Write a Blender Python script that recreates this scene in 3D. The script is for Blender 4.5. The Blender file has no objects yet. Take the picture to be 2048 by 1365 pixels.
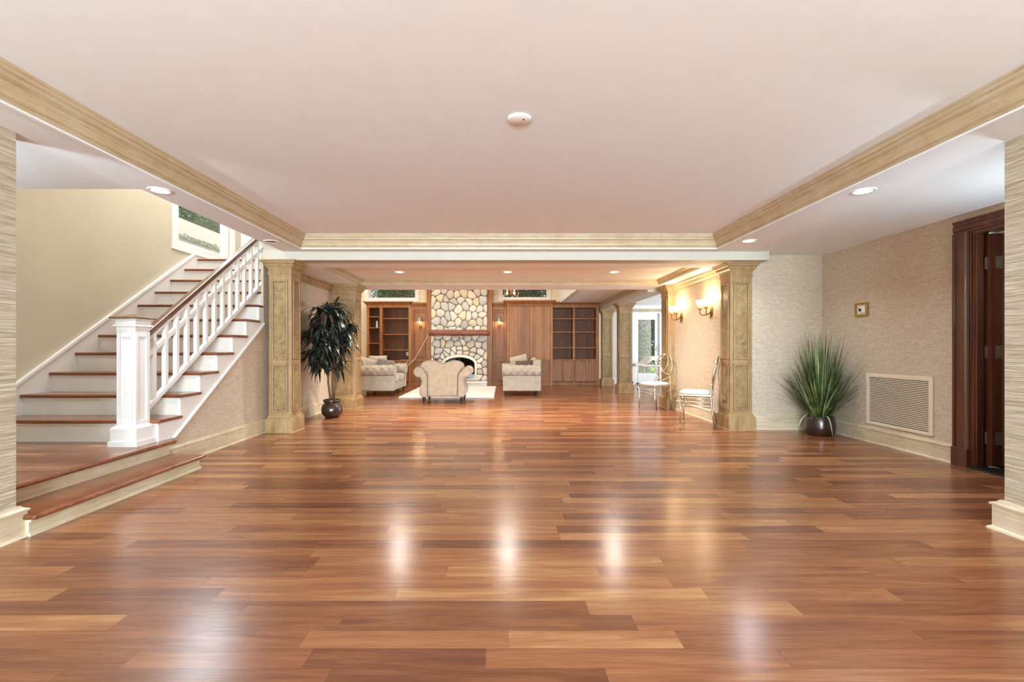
import bpy, bmesh, math, random
from mathutils import Vector, Matrix
PI = math.pi
random.seed(7)
scene = bpy.context.scene
COL = scene.collection
# ------------------------------------------------------------ camera
EYE = 1.10
F_PX = 940.0
cam_d = bpy.data.cameras.new('camera'); cam = bpy.data.objects.new('camera', cam_d); COL.objects.link(cam)
cam.location = (0, 0, EYE); cam.rotation_euler = (PI/2, 0, 0)
cam_d.sensor_width = 36.0; cam_d.lens = 36.0*F_PX/2048
cam_d.shift_x = 18/2048; cam_d.shift_y = 13.5/2048
cam_d.clip_start = 0.05; cam_d.clip_end = 300
scene.camera = cam
# ------------------------------------------------------------ view, world, sun, big lights
vs = scene.view_settings
scene.display_settings.display_device = 'sRGB'
vs.view_transform = 'Standard'; vs.look = 'None'; vs.exposure = 0.50; vs.gamma = 1.0; vs.use_curve_mapping = False
scene.cycles.use_denoising = True
try: scene.cycles.denoiser = 'OPENIMAGEDENOISE'
except Exception: pass
scene.cycles.max_bounces = 10; scene.cycles.diffuse_bounces = 6; scene.cycles.glossy_bounces = 5
scene.cycles.transmission_bounces = 6; scene.cycles.transparent_max_bounces = 12
scene.cycles.sample_clamp_indirect = 6.0
scene.cycles.caustics_reflective = False; scene.cycles.caustics_refractive = False
world = bpy.data.worlds.new('sky'); scene.world = world; world.use_nodes = True
wn = world.node_tree; wn.nodes.clear()
wo = wn.nodes.new('ShaderNodeOutputWorld'); wb = wn.nodes.new('ShaderNodeBackground')
wb.inputs[0].default_value = (0.86, 0.93, 1.0, 1); wb.inputs[1].default_value = 1.3
wn.links.new(wb.outputs[0], wo.inputs[0])

def area(name, loc, rot, sx, sy, power, color=(1, 1, 1), shape='RECTANGLE', spread=PI):
    d = bpy.data.lights.new(name, 'AREA'); d.shape = shape; d.size = sx
    if shape in ('RECTANGLE', 'ELLIPSE'): d.size_y = sy
    d.energy = power; d.color = color; d.spread = spread
    o = bpy.data.objects.new(name, d); COL.objects.link(o); o.location = loc; o.rotation_euler = rot
    return o
DAY = (0.72, 0.89, 1.0); WARM = (1.0, 0.86, 0.70); NEUT = (0.82, 0.93, 1.0)
# fill lights added at three assumed windows behind the camera (they face +Y)
for i, x in enumerate((-1.85, 0.1, 2.05)):
    area('rear_window_fill', (x, -6.92, 1.40), (PI/2, 0, 0), 1.5, 1.75, 450, DAY)
# added fill lights for stairwell, tall room and side room; daylight at the stair window
area('stairwell_fill', (-3.85, 6.0, 4.95), (0, 0, 0), 1.2, 3.0, 78, (.95, .97, 1))  # added overhead fill without a fitting, brightens the stair wall
area('daylight_stair', (-4.62, 7.32, 3.66), (0, -PI/2, 0), .8, 1.15, 34, DAY)
area('tall_room_side_fill', (-4.95, 11.6, 3.4), (0, -PI/2, 0), 2.2, 3.6, 36, (.92, .96, 1))  # added fill in front of a wall that has no window
area('tall_room_top_fill', (-1.6, 11.3, 4.95), (0, 0, 0), 4.0, 2.0, 105, (1, .88, .73))  # added overhead fill without a fitting, brightens the far room
area('side_room_fill', (7.1, 11.5, 1.4), (0, PI/2, 0), 2.0, 3.4, 170, DAY)  # added fill before the windowless side wall, lifts the white cloth

sun_d = bpy.data.lights.new('sun', 'SUN'); sun_d.energy = 1.5; sun_d.angle = math.radians(2); sun_d.color = (1, .96, .9)
sun = bpy.data.objects.new('sun', sun_d); COL.objects.link(sun); sun.rotation_euler = Vector((.30, -.22, .93)).to_track_quat('Z', 'Y').to_euler()
# ------------------------------------------------------------ materials
def hexc(h, a=1.0):
    h = h.lstrip('#'); v = [int(h[i:i+2], 16)/255 for i in (0, 2, 4)]
    return tuple((c/12.92 if c <= 0.04045 else ((c+0.055)/1.055)**2.4) for c in v)+(a,)
class NT:
    def __init__(s, name):
        s.m = bpy.data.materials.new(name); s.m.use_nodes = True; s.t = s.m.node_tree
        s.b = s.t.nodes['Principled BSDF']
    def n(s, typ, **kw):
        nd = s.t.nodes.new(typ)
        for k, v in kw.items():
            if k.startswith('i_'): nd.inputs[k[2:]].default_value = v
            elif k.startswith('j'): nd.inputs[int(k[1:])].default_value = v
            else: setattr(nd, k, v)
        return nd
    def l(s, a, b): s.t.links.new(a, b)
    def coord(s, scale=(1, 1, 1), rot=(0, 0, 0)):
        tc = s.n('ShaderNodeTexCoord'); mp = s.n('ShaderNodeMapping')
        mp.inputs['Scale'].default_value = scale; mp.inputs['Rotation'].default_value = rot
        s.l(tc.outputs['Object'], mp.inputs['Vector']); return mp.outputs[0]
    def noise(s, vec, scale, detail=3, rough=0.55, dist=0.0):
        nd = s.n('ShaderNodeTexNoise'); nd.inputs['Scale'].default_value = scale; nd.inputs['Detail'].default_value = detail
        nd.inputs['Roughness'].default_value = rough; nd.inputs['Distortion'].default_value = dist
        s.l(vec, nd.inputs['Vector']); return nd.outputs[0]
    def ramp(s, fac, stops, interp='LINEAR'):
        r = s.n('ShaderNodeValToRGB'); r.color_ramp.interpolation = interp; e = r.color_ramp.elements
        while len(e) < len(stops): e.new(0.5)
        for i, (p, c) in enumerate(stops): e[i].position = p; e[i].color = c
        s.l(fac, r.inputs[0]); return r.outputs[0]
    def math(s, op, a, b=None, c=None):
        m = s.n('ShaderNodeMath', operation=op)
        for i, v in enumerate((a, b, c)):
            if v is None: continue
            if isinstance(v, (int, float)): m.inputs[i].default_value = v
            else: s.l(v, m.inputs[i])
        return m.outputs[0]
    def mix(s, fac, a, b, mode='MIX'):
        m = s.n('ShaderNodeMix', data_type='RGBA', blend_type=mode)
        for sock, v in ((m.inputs[0], fac), (m.inputs[6], a), (m.inputs[7], b)):
            if isinstance(v, (int, float, tuple)): sock.default_value = v
            else: s.l(v, sock)
        return m.outputs[2]
    def bump(s, h, strength=0.3, dist=0.01):
        b = s.n('ShaderNodeBump'); b.inputs['Strength'].default_value = strength; b.inputs['Distance'].default_value = dist
        s.l(h, b.inputs['Height']); s.l(b.outputs[0], s.b.inputs['Normal'])
    def color(s, c):
        if isinstance(c, tuple): s.b.inputs['Base Color'].default_value = c
        else: s.l(c, s.b.inputs['Base Color'])
    def set(s, rough=None, metal=None, spec=None, emis=None, es=None, trans=None, alpha=None, coat=None, sheen=None):
        I = s.b.inputs
        if rough is not None: I['Roughness'].default_value = rough
        if metal is not None: I['Metallic'].default_value = metal
        if spec is not None: I['Specular IOR Level'].default_value = spec
        if emis is not None: I['Emission Color'].default_value = emis
        if es is not None: I['Emission Strength'].default_value = es
        if trans is not None: I['Transmission Weight'].default_value = trans
        if alpha is not None: I['Alpha'].default_value = alpha
        if coat is not None: I['Coat Weight'].default_value = coat
        if sheen is not None: I['Sheen Weight'].default_value = sheen

def simple(name, c, rough=0.5, metal=0, var=0.06, vscale=6, bump=0.0, bscale=80, **k):
    t = NT(name); c = hexc(c) if isinstance(c, str) else c
    v = t.coord(); n = t.noise(v, vscale, 4)
    dk = tuple(x*(1-var*1.6) for x in c[:3])+(1,); lt = tuple(min(1, x*(1+var)) for x in c[:3])+(1,)
    t.color(t.ramp(n, [(0.3, dk), (0.7, lt)])); t.set(rough=rough, metal=metal, **k)
    if bump: t.bump(t.noise(v, bscale, 3), bump, 0.004)
    return t.m
def wood(name, dark, mid, light, axis='Z', rough=0.35, scale=1.0, streak=14, bump=0.08, coat=0.0, boards=None):
    t = NT(name); st = {'X': (0.12, 1, 1), 'Y': (1, 0.12, 1), 'Z': (1, 1, 0.10)}[axis]
    v = t.coord(tuple(a*scale for a in st)); n = t.noise(v, streak, 6, 0.6, 0.6); n2 = t.noise(t.coord(tuple(a*scale for a in st)), 3.0, 3)
    f = t.math('ADD', t.math('MULTIPLY', n, 0.7), t.math('MULTIPLY', n2, 0.3))
    c = t.ramp(f, [(0.32, hexc(dark)), (0.5, hexc(mid)), (0.68, hexc(light))])
    if boards:      # tongue-and-groove boards along X of this width
        sx = t.n('ShaderNodeSeparateXYZ'); t.l(t.coord(), sx.inputs[0])
        b = t.math('DIVIDE', sx.outputs[0], boards); fr = t.math('FRACT', b); fl = t.math('FLOOR', b)
        wnz = t.n('ShaderNodeTexWhiteNoise', noise_dimensions='1D'); t.l(fl, wnz.inputs['W'])
        c = t.mix(0.35, c, t.ramp(wnz.outputs[0], [(0, hexc(dark)), (1, hexc(light))]))
        g = t.math('LESS_THAN', t.math('ABSOLUTE', t.math('SUBTRACT', fr, 0.5)), 0.47)
        c = t.mix(g, tuple(x*0.35 for x in hexc(dark)[:3])+(1,), c)
    t.color(c); t.set(rough=rough, coat=coat)
    if bump: t.bump(n, bump, 0.003)
    return t.m

def floor_material():
    t = NT('plank_floor'); v = t.coord()
    s = t.n('ShaderNodeSeparateXYZ'); t.l(v, s.inputs[0])
    W = 0.1075
    r = t.math('DIVIDE', t.math('SUBTRACT', s.outputs[1], 1.6106), W)
    row = t.math('FLOOR', r); fy = t.math('FRACT', r)
    w1 = t.n('ShaderNodeTexWhiteNoise', noise_dimensions='1D'); t.l(t.math('ADD', row, 31.7), w1.inputs['W'])
    w2 = t.n('ShaderNodeTexWhiteNoise', noise_dimensions='1D'); t.l(t.math('ADD', row, 91.3), w2.inputs['W'])
    L = t.math('MULTIPLY_ADD', w2.outputs[0], 0.75, 0.65)
    # a wobble on x makes board lengths differ within one row
    xs = t.math('ADD', s.outputs[0], t.math('MULTIPLY', w1.outputs[0], 7.0))
    wob = t.math('MULTIPLY', t.math('SINE', t.math('MULTIPLY_ADD', xs, 1.9, t.math('MULTIPLY', row, 2.3))), 0.22)
    u = t.math('DIVIDE', t.math('ADD', xs, wob), L)
    col = t.math('FLOOR', u); fx = t.math('FRACT', u)
    cb = t.n('ShaderNodeCombineXYZ'); t.l(col, cb.inputs[0]); t.l(row, cb.inputs[1])
    wn3 = t.n('ShaderNodeTexWhiteNoise', noise_dimensions='3D'); t.l(cb.outputs[0], wn3.inputs['Vector'])
    rnd = wn3.outputs[0]; rcol = wn3.outputs[1]
    # grain: stretched along X, shifted for every board
    sh = t.n('ShaderNodeVectorMath', operation='MULTIPLY_ADD'); t.l(rcol, sh.inputs[0]); sh.inputs[1].default_value = (9, 9, 9)
    st = t.n('ShaderNodeVectorMath', operation='MULTIPLY'); t.l(v, st.inputs[0]); st.inputs[1].default_value = (0.9, 9.0, 1)
    t.l(st.outputs[0], sh.inputs[2])
    g1 = t.noise(sh.outputs[0], 1.6, 6, 0.62, 1.1)
    st2 = t.n('ShaderNodeVectorMath', operation='MULTIPLY'); t.l(sh.outputs[0], st2.inputs[0]); st2.inputs[1].default_value = (1.5, 6, 1)
    g2 = t.noise(st2.outputs[0], 5.0, 4, 0.6, 0.3)
    fac = t.math('ADD', t.math('MULTIPLY', rnd, 0.46), t.math('MULTIPLY', t.math('MULTIPLY_ADD', g1, 1.5, -.25), 0.54))
    c = t.ramp(fac, [(0.10, hexc('#613A28')), (0.28, hexc('#724630')), (0.42, hexc('#845338')), (0.56, hexc('#946141')), (0.72, hexc('#A5744D')), (0.90, hexc('#C09566'))])
    c = t.mix(0.5, c, t.ramp(g2, [(0.3, hexc('#C4A692')), (0.6, (1, 1, 1, 1))]), 'MULTIPLY')
    # gaps
    ey = t.math('GREATER_THAN', t.math('ABSOLUTE', t.math('SUBTRACT', fy, 0.5)), 0.487)
    ex = t.math('GREATER_THAN', t.math('ABSOLUTE', t.math('SUBTRACT', fx, 0.5)), 0.4985)
    gap = t.math('MAXIMUM', ey, ex)
    c = t.mix(t.math('MULTIPLY', gap, 0.35), c, hexc('#4A2514'))
    t.color(c)
    n3 = t.noise(t.coord((1, 3, 1)), 2.2, 4)
    t.l(t.math('MULTIPLY_ADD', n3, 0.07, 0.19), t.b.inputs['Roughness'])
    t.set(spec=0.5)
    h = t.math('SUBTRACT', t.math('MULTIPLY', t.noise(t.coord((2, 9, 1)), 6, 3), 0.5), t.math('MULTIPLY', gap, 0.4))
    t.bump(h, 0.12, 0.006)
    return t.m
def wallpaper_material(name, lo, mid, hi, big=False):
    t = NT(name); tc = t.n('ShaderNodeTexCoord')
    v = tc.outputs['Object']
    s = t.n('ShaderNodeSeparateXYZ'); t.l(v, s.inputs[0])
    h = t.math('ADD', s.outputs[0], s.outputs[1])           # runs along either wall
    cb = t.n('ShaderNodeCombineXYZ'); t.l(h, cb.inputs[0]); t.l(s.outputs[2], cb.inputs[1])
    a = t.n('ShaderNodeVectorMath', operation='MULTIPLY'); t.l(cb.outputs[0], a.inputs[0])
    a.inputs[1].default_value = (9, 95, 1) if not big else (3.5, 85, 1)
    n = t.noise(a.outputs[0], 1.0, 3, 0.55, 1.2)
    b = t.n('ShaderNodeVectorMath', operation='MULTIPLY'); t.l(cb.outputs[0], b.inputs[0])
    b.inputs[1].default_value = (1, 1.6, 1)
    vo = t.n('ShaderNodeTexVoronoi'); vo.inputs['Scale'].default_value = 20; vo.inputs['Randomness'].default_value = 0.7
    t.l(b.outputs[0], vo.inputs['Vector'])
    f = t.math('ADD', t.math('MULTIPLY', n, 0.80 if not big else 1.0), t.math('MULTIPLY', vo.outputs['Distance'], 0.26 if not big else 0.0))
    t.color(t.ramp(f, [(0.35, hexc(lo)), (0.55, hexc(mid)), (0.75, hexc(hi))]))
    t.set(rough=0.6, spec=0.3); t.bump(f, 0.35 if not big else 0.8, 0.012)
    return t.m
def glaze_material(name, base, dark, axis_scale=(1, 1, 30), mottle=False, rough=0.4):
    t = NT(name); n = t.noise(t.coord(axis_scale), 3.0 if not mottle else 14.0, 5, 0.65, 0.5)
    m = t.noise(t.coord(), 5.0, 5, 0.7)
    f = t.math('ADD', t.math('MULTIPLY', n, 0.6), t.math('MULTIPLY', m, 0.4))
    t.color(t.ramp(f, [(0.36, hexc(dark)), (0.60, hexc(base))])); t.set(rough=rough); t.bump(n, 0.08, 0.003)
    return t.m
def lattice_material():
    t = NT('lattice_wood'); v = t.coord((1, 1, 1), (0, PI/4, 0)); s = t.n('ShaderNodeSeparateXYZ'); t.l(v, s.inputs[0])
    a = t.math('ABSOLUTE', t.math('SUBTRACT', t.math('FRACT', t.math('DIVIDE', s.outputs[0], 0.03)), 0.5))
    b = t.math('ABSOLUTE', t.math('SUBTRACT', t.math('FRACT', t.math('DIVIDE', s.outputs[2], 0.03)), 0.5))
    f = t.math('GREATER_THAN', t.math('MAXIMUM', a, b), 0.28)
    t.color(t.mix(f, hexc('#2E1A10'), hexc('#9C6A42'))); t.set(rough=0.5); t.bump(f, 0.4, 0.005); return t.m
def foliage_material(name, a, b, c, rough=0.5, scale=8):
    t = NT(name); n = t.noise(t.coord(), scale, 3); t.color(t.ramp(n, [(0.35, hexc(a)), (0.5, hexc(b)), (0.65, hexc(c))])); t.set(rough=rough); return t.m
def emit(name, c, strength, base='#FFFFFF'):
    t = NT(name); t.color(hexc(base)); t.set(rough=0.4, emis=c if isinstance(c, tuple) else hexc(c), es=strength); return t.m
def glass_material(name, tint=(1, 1, 1, 1), refl=0.10):
    m = bpy.data.materials.new(name); m.use_nodes = True; nt = m.node_tree; nt.nodes.clear()
    o = nt.nodes.new('ShaderNodeOutputMaterial'); tr = nt.nodes.new('ShaderNodeBsdfTransparent'); gl = nt.nodes.new('ShaderNodeBsdfGlossy')
    mx = nt.nodes.new('ShaderNodeMixShader'); lw = nt.nodes.new('ShaderNodeLayerWeight'); lw.inputs[0].default_value = .5
    pw = nt.nodes.new('ShaderNodeMath'); pw.operation = 'POWER'; pw.inputs[1].default_value = 4.0; nt.links.new(lw.outputs['Facing'], pw.inputs[0])
    fr = nt.nodes.new('ShaderNodeMath'); fr.operation = 'MULTIPLY_ADD'; fr.inputs[1].default_value = .7; fr.inputs[2].default_value = .04; nt.links.new(pw.outputs[0], fr.inputs[0])
    tr.inputs[0].default_value = tint; gl.inputs['Roughness'].default_value = 0.02
    nt.links.new(fr.outputs[0], mx.inputs[0]); nt.links.new(tr.outputs[0], mx.inputs[1]); nt.links.new(gl.outputs[0], mx.inputs[2]); nt.links.new(mx.outputs[0], o.inputs[0])
    return m

M = dict(
    floor=floor_material(),
    ceiling=simple('ceiling_paint', '#EEF2F6', 0.85, var=0.01),
    header=simple('header_paint', '#C3BDB0', 0.6, var=0.02),
    white=simple('white_trim_paint', '#E9E8E6', 0.35, var=0.01),
    riser=simple('riser_paint', '#E3DFD8', 0.45, var=0.03),
    stairwall=simple('tan_wall_paint', '#C9BFA8', 0.75, var=0.03, vscale=1.5),
    creamwall=simple('cream_wall_paint', '#EADDBF', 0.75, var=0.02),
    greywall=simple('pale_wall_paint', '#DCD3CA', 0.75, var=0.02),
    paper=wallpaper_material('woven_wallpaper', '#B9A993', '#C7B9A4', '#D4C8B6'),
    paper_near=wallpaper_material('strand_wallpaper', '#A89A80', '#C8BDA8', '#E0D9CC', True),
    trim=glaze_material('cream_glazed_trim', '#D8CDB6', '#BCA884', (1.2, 1.2, 25)),
    crown=glaze_material('cream_glazed_crown', '#C4B598', '#AB926D', (1.5, 1.5, 40)),
    column=glaze_material('gold_glazed_column', '#AE9168', '#876B44', (6, 6, 1.2)),
    glazeline=simple('dark_glaze_line', '#6B5130', 0.5),
    burl=glaze_material('mottled_column_panel', '#A38A5F', '#775E3A', (1, 1, 1), True),
    tread=wood('tread_wood', '#5A2C18', '#7C4526', '#94583A', 'X', 0.22, coat=0.3),
    rail_wood=wood('handrail_wood', '#4A2B18', '#5E3A22', '#73492B', 'Y', 0.25, coat=0.4),
    cabinet=wood('cabinet_wood', '#6B3C17', '#91592A', '#AC743A', 'Z', 0.5),
    cabinet_dark=wood('cabinet_back_boards', '#4A2811', '#643817', '#7A4921', 'Z', 0.6, boards=0.085),
    cabinet_board=wood('cabinet_door_boards', '#714217', '#935C2B', '#AC763D', 'Z', 0.5, boards=0.085),
    lattice=lattice_material(),
    doorwood=wood('dark_door_wood', '#3A1D10', '#582F1E', '#70422B', 'Z', 0.3, coat=0.3),
    mantel=wood('mantel_log_wood', '#4F2414', '#74391F', '#8F5232', 'X', 0.35),
    silver=simple('champagne_metal', '#C2B69E', 0.28, 0.85, var=0.03),
    nickel=simple('nickel', '#BDB3A0', 0.35, 0.9, var=0.03),
    bronze=simple('aged_bronze', '#8B6434', 0.4, 0.8, var=0.1),
    black=simple('black_metal', '#1B1A19', 0.45, 0.2, var=0.05),
    leg=simple('ebony_leg', '#1E120C', 0.3, var=0.05),
    velvet=simple('taupe_velvet', '#9C8D7A', 0.8, var=0.12, vscale=9, bump=0.15, bscale=60, sheen=0.3),
    silverfab=simple('silver_velvet', '#B2A696', 0.7, var=0.10, vscale=7, bump=0.15, bscale=60, sheen=0.4),
    piping=simple('dark_piping', '#5B4A3C', 0.7),
    fur=simple('brown_fur', '#6B564C', 0.95, var=0.45, vscale=40, bump=0.8, bscale=120),
    greyfur=simple('grey_fur', '#8C8078', 0.95, var=0.4, vscale=40, bump=0.8, bscale=120),
    seat=simple('white_seat_vinyl', '#EFE6E0', 0.45, var=0.03),
    rug=simple('white_shag', '#F3F0EE', 0.95, var=0.08, vscale=9, bump=0.9, bscale=45),
    pot=simple('brown_glazed_pot', '#35231B', 0.28, var=0.1, coat=0.3),
    soil=simple('potting_soil', '#2A1B12', 0.95, var=0.3, vscale=40),
    leaf=foliage_material('dark_palm_leaf', '#161A15', '#252C24', '#4A524A', 0.28, 9),
    redleaf=foliage_material('bronze_palm_leaf', '#3A1712', '#542418', '#6B3826', 0.4, 9),
    stem=simple('woody_stem', '#6E5038', 0.8, var=0.25, vscale=30),
    grass=foliage_material('grass_blade', '#28391E', '#3F5629', '#6C8046', 0.4, 6),
    lightgrass=foliage_material('pale_grass_blade', '#6E8A5C', '#93A87C', '#B3BF98', 0.4, 6),
    grille=simple('vent_paint', '#E4D8C2', 0.45, var=0.02),
    dark=simple('dark_void', '#17120E', 0.9),
    firebox=simple('firebox_interior', '#24221F', 0.8, var=0.3, vscale=20),
    fireframe=simple('fire_frame_metal', '#BDB09A', 0.4, 0.4),
    lens=emit('lit_lens', (1, 0.97, 0.92, 1), 9.0),
    offlens=simple('unlit_lens', '#1E1C1A', 0.3),
    shade=emit('lit_glass_shade', (1.0, 0.80, 0.50, 1), 6.5),
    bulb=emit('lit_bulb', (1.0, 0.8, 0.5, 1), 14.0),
    greyshade=simple('grey_metal_shade', '#8C8674', 0.45, 0.5),
    glass=glass_material('window_glass'),
    fireglass=glass_material('fire_glass', (0.25, 0.26, 0.26, 1)),
    lawn=foliage_material('lawn_grass', '#5F8A34', '#7DAA48', '#97C05C', 0.9, 20),
    bark=simple('tree_bark', '#A39D95', 0.95, var=0.45, vscale=18, bump=0.9, bscale=25),
    treeleaf=foliage_material('tree_leaf', '#1E3A1C', '#3A6433', '#6F965A', 0.6, 1.6),
    darkleaf=foliage_material('dark_tree_leaf', '#12261A', '#24452C', '#4C6F48', 0.6, 1.6),
    stucco=simple('white_stucco', '#D9DAD6', 0.9, var=0.15, vscale=3),
    beige=simple('beige_stucco', '#F0E4D6', 0.9, var=0.02),
    coping=simple('mossy_stone', '#A9A597', 0.95, var=0.5, vscale=14, bump=0.8, bscale=20),
    plastic=simple('white_plastic', '#F1EEE8', 0.4, var=0.01),
    gold=simple('gilt_frame', '#B08A42', 0.35, 0.7),
    crystal=simple('amber_crystal', '#B06A3A', 0.15, 0.2, var=0.3, vscale=30),
)

# ------------------------------------------------------------ mesh helpers
class MB:
    def __init__(s): s.v = []; s.f = []; s.smooth = False
    def add(s, vs, fs):
        b = len(s.v); s.v += [tuple(v) for v in vs]; s.f += [tuple(b+i for i in f) for f in fs]; return s
    def box(s, x0, x1, y0, y1, z0, z1):
        x0, x1 = min(x0, x1), max(x0, x1); y0, y1 = min(y0, y1), max(y0, y1); z0, z1 = min(z0, z1), max(z0, z1)
        return s.add([(x0,y0,z0),(x1,y0,z0),(x1,y1,z0),(x0,y1,z0),(x0,y0,z1),(x1,y0,z1),(x1,y1,z1),(x0,y1,z1)],
                     [(0,3,2,1),(4,5,6,7),(0,1,5,4),(1,2,6,5),(2,3,7,6),(3,0,4,7)])
    def prism(s, poly, axis, a, b):
        """poly of 2-D points extruded from a to b; axis 'X': poly=(y,z), 'Y': (x,z), 'Z': (x,y)"""
        def P(p, t): return {'X': (t, p[0], p[1]), 'Y': (p[0], t, p[1]), 'Z': (p[0], p[1], t)}[axis]
        n = len(poly); vs = [P(p, a) for p in poly]+[P(p, b) for p in poly]
        fs = [tuple(range(n))[::-1], tuple(range(n, 2*n))]+[(i, (i+1) % n, n+(i+1) % n, n+i) for i in range(n)]
        return s.add(vs, fs)
    def lathe(s, prof, seg=20, c=(0, 0, 0), cap=True):
        vs = []; fs = []; n = len(prof)
        for r, z in prof:
            for k in range(seg):
                a = 2*PI*k/seg; vs.append((c[0]+r*math.cos(a), c[1]+r*math.sin(a), c[2]+z))
        for i in range(n-1):
            for k in range(seg):
                k2 = (k+1) % seg; fs.append((i*seg+k, i*seg+k2, (i+1)*seg+k2, (i+1)*seg+k))
        if cap: fs.append(tuple(range(seg))[::-1]); fs.append(tuple((n-1)*seg+k for k in range(seg)))
        return s.add(vs, fs)
    def tube(s, pts, r, seg=8, closed=False, flat=1.0):
        pts = [Vector(p) for p in pts]; n = len(pts); vs = []; fs = []
        rs = r if isinstance(r, (list, tuple)) else [r]*n
        up = Vector((0, 0, 1)); prev = None
        for i, p in enumerate(pts):
            if closed: d = pts[(i+1) % n]-pts[i-1]
            else: d = pts[min(i+1, n-1)]-pts[max(i-1, 0)]
            d.normalize()
            if prev is None:
                a = up.cross(d)
                if a.length < 1e-3: a = Vector((1, 0, 0)).cross(d)
            else: a = prev-d*prev.dot(d)
            a.normalize(); b = d.cross(a); prev = a
            for k in range(seg):
                t = 2*PI*k/seg; vs.append(p+(a*math.cos(t)+b*math.sin(t)*flat)*rs[i])
        m = n if closed else n-1
        for i in range(m):
            for k in range(seg):
                j = (i+1) % n; k2 = (k+1) % seg; fs.append((i*seg+k, i*seg+k2, j*seg+k2, j*seg+k))
        if not closed: fs.append(tuple(range(seg))[::-1]); fs.append(tuple((n-1)*seg+k for k in range(seg)))
        return s.add(vs, fs)
    def bar(s, p0, p1, w, h):
        """a straight square bar from p0 to p1 with vertical ends left square to the bar"""
        p0 = Vector(p0); p1 = Vector(p1); d = (p1-p0).normalized(); up = Vector((0, 0, 1))
        a = d.cross(up)
        if a.length < 1e-3: a = Vector((1, 0, 0))
        a.normalize(); b = a.cross(d)
        vs = [p+a*sx*w/2+b*sz*h/2 for p in (p0, p1) for sx, sz in ((-1, -1), (1, -1), (1, 1), (-1, 1))]
        return s.add(vs, [(0, 1, 2, 3), (7, 6, 5, 4), (0, 4, 5, 1), (1, 5, 6, 2), (2, 6, 7, 3), (3, 7, 4, 0)])
    def sweep(s, path, prof, closed=True, side=1):
        """path: (x,y) points; prof: closed list of (out,z), out measured to the left of travel (times side), mitred corners"""
        n = len(path); P = [Vector((p[0], p[1])) for p in path]; rings = []
        for i in range(n):
            if closed or 0 < i < n-1:
                d0 = (P[i]-P[i-1]).normalized(); d1 = (P[(i+1) % n]-P[i]).normalized()
            elif i == 0: d0 = d1 = (P[1]-P[0]).normalized()
            else: d0 = d1 = (P[-1]-P[-2]).normalized()
            n0 = Vector((-d0.y, d0.x)); n1 = Vector((-d1.y, d1.x)); m = n0+n1; m = m/(m.length**2)*2 if m.length > 1e-6 else n0
            rings.append([(P[i].x+m.x*o*side, P[i].y+m.y*o*side, z) for o, z in prof])
        k = len(prof); vs = [v for r in rings for v in r]; fs = []
        for i in range(n if closed else n-1):
            j = (i+1) % n
            for q in range(k): q2 = (q+1) % k; fs.append((i*k+q, i*k+q2, j*k+q2, j*k+q))
        if not closed: fs.append(tuple(range(k))[::-1]); fs.append(tuple((n-1)*k+q for q in range(k)))
        return s.add(vs, fs)
    def ellipsoid(s, c, r, seg=20, rings=12, p=1.0):
        vs = []; fs = []
        def sg(v): return math.copysign(abs(v)**p, v)
        for i in range(rings+1):
            a = -PI/2+PI*i/rings
            for k in range(seg):
                t = 2*PI*k/seg
                vs.append((c[0]+r[0]*sg(math.cos(a))*sg(math.cos(t)), c[1]+r[1]*sg(math.cos(a))*sg(math.sin(t)), c[2]+r[2]*sg(math.sin(a))))
        for i in range(rings):
            for k in range(seg):
                k2 = (k+1) % seg; fs.append((i*seg+k, i*seg+k2, (i+1)*seg+k2, (i+1)*seg+k))
        return s.add(vs, fs)
    def xform(s, mat):
        s.v = [tuple(mat @ Vector(v)) for v in s.v]; return s
    def build(s, name, mat, parent=None, smooth=False, bevel=0.0, seg=2, loc=None, sub=0, recalc=True):
        me = bpy.data.meshes.new(name); me.from_pydata(s.v, [], s.f); me.update()
        if recalc:
            bm = bmesh.new(); bm.from_mesh(me); bmesh.ops.remove_doubles(bm, verts=bm.verts, dist=1e-6)
            bmesh.ops.recalc_face_normals(bm, faces=bm.faces); bm.to_mesh(me); bm.free()
        mats = mat if isinstance(mat, list) else [mat]
        for m in mats: me.materials.append(m)
        if smooth: me.polygons.foreach_set('use_smooth', [True]*len(me.polygons))
        o = bpy.data.objects.new(name, me); COL.objects.link(o)
        if parent: o.parent = parent
        if loc: o.location = loc
        if bevel:
            b = o.modifiers.new('bevel', 'BEVEL'); b.width = bevel; b.segments = seg; b.limit_method = 'ANGLE'; b.angle_limit = math.radians(35)
        if sub:
            b = o.modifiers.new('sub', 'SUBSURF'); b.levels = sub; b.render_levels = sub
        return o
def box(name, mat, x0, x1, y0, y1, z0, z1, parent=None, bevel=0.0):
    return MB().box(x0, x1, y0, y1, z0, z1).build(name, mat, parent, bevel=bevel)
def thing(name, label, cat, loc=(0, 0, 0), rz=0.0, group=None):
    o = bpy.data.objects.new(name, None); COL.objects.link(o); o.location = loc; o.rotation_euler = (0, 0, rz); o.empty_display_size = 0.1
    o['label'] = label; o['category'] = cat
    if group: o['group'] = group
    return o
def tag(o, label, cat, group=None, kind=None):
    o['label'] = label; o['category'] = cat
    if group: o['group'] = group
    if kind: o['kind'] = kind
    return o
def st(o): o['kind'] = 'structure'; return o
def kids(o): return [c for c in bpy.data.objects if c.parent == o]
def dup(root, loc, rz=None, label=None):
    r = root.copy(); COL.objects.link(r); r.location = loc
    if rz is not None: r.rotation_euler = (0, 0, rz)
    if label: r['label'] = label
    for ch in kids(root):
        c = ch.copy(); COL.objects.link(c); c.parent = r
        for g in kids(ch):
            d = g.copy(); COL.objects.link(d); d.parent = c
    return r
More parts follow.
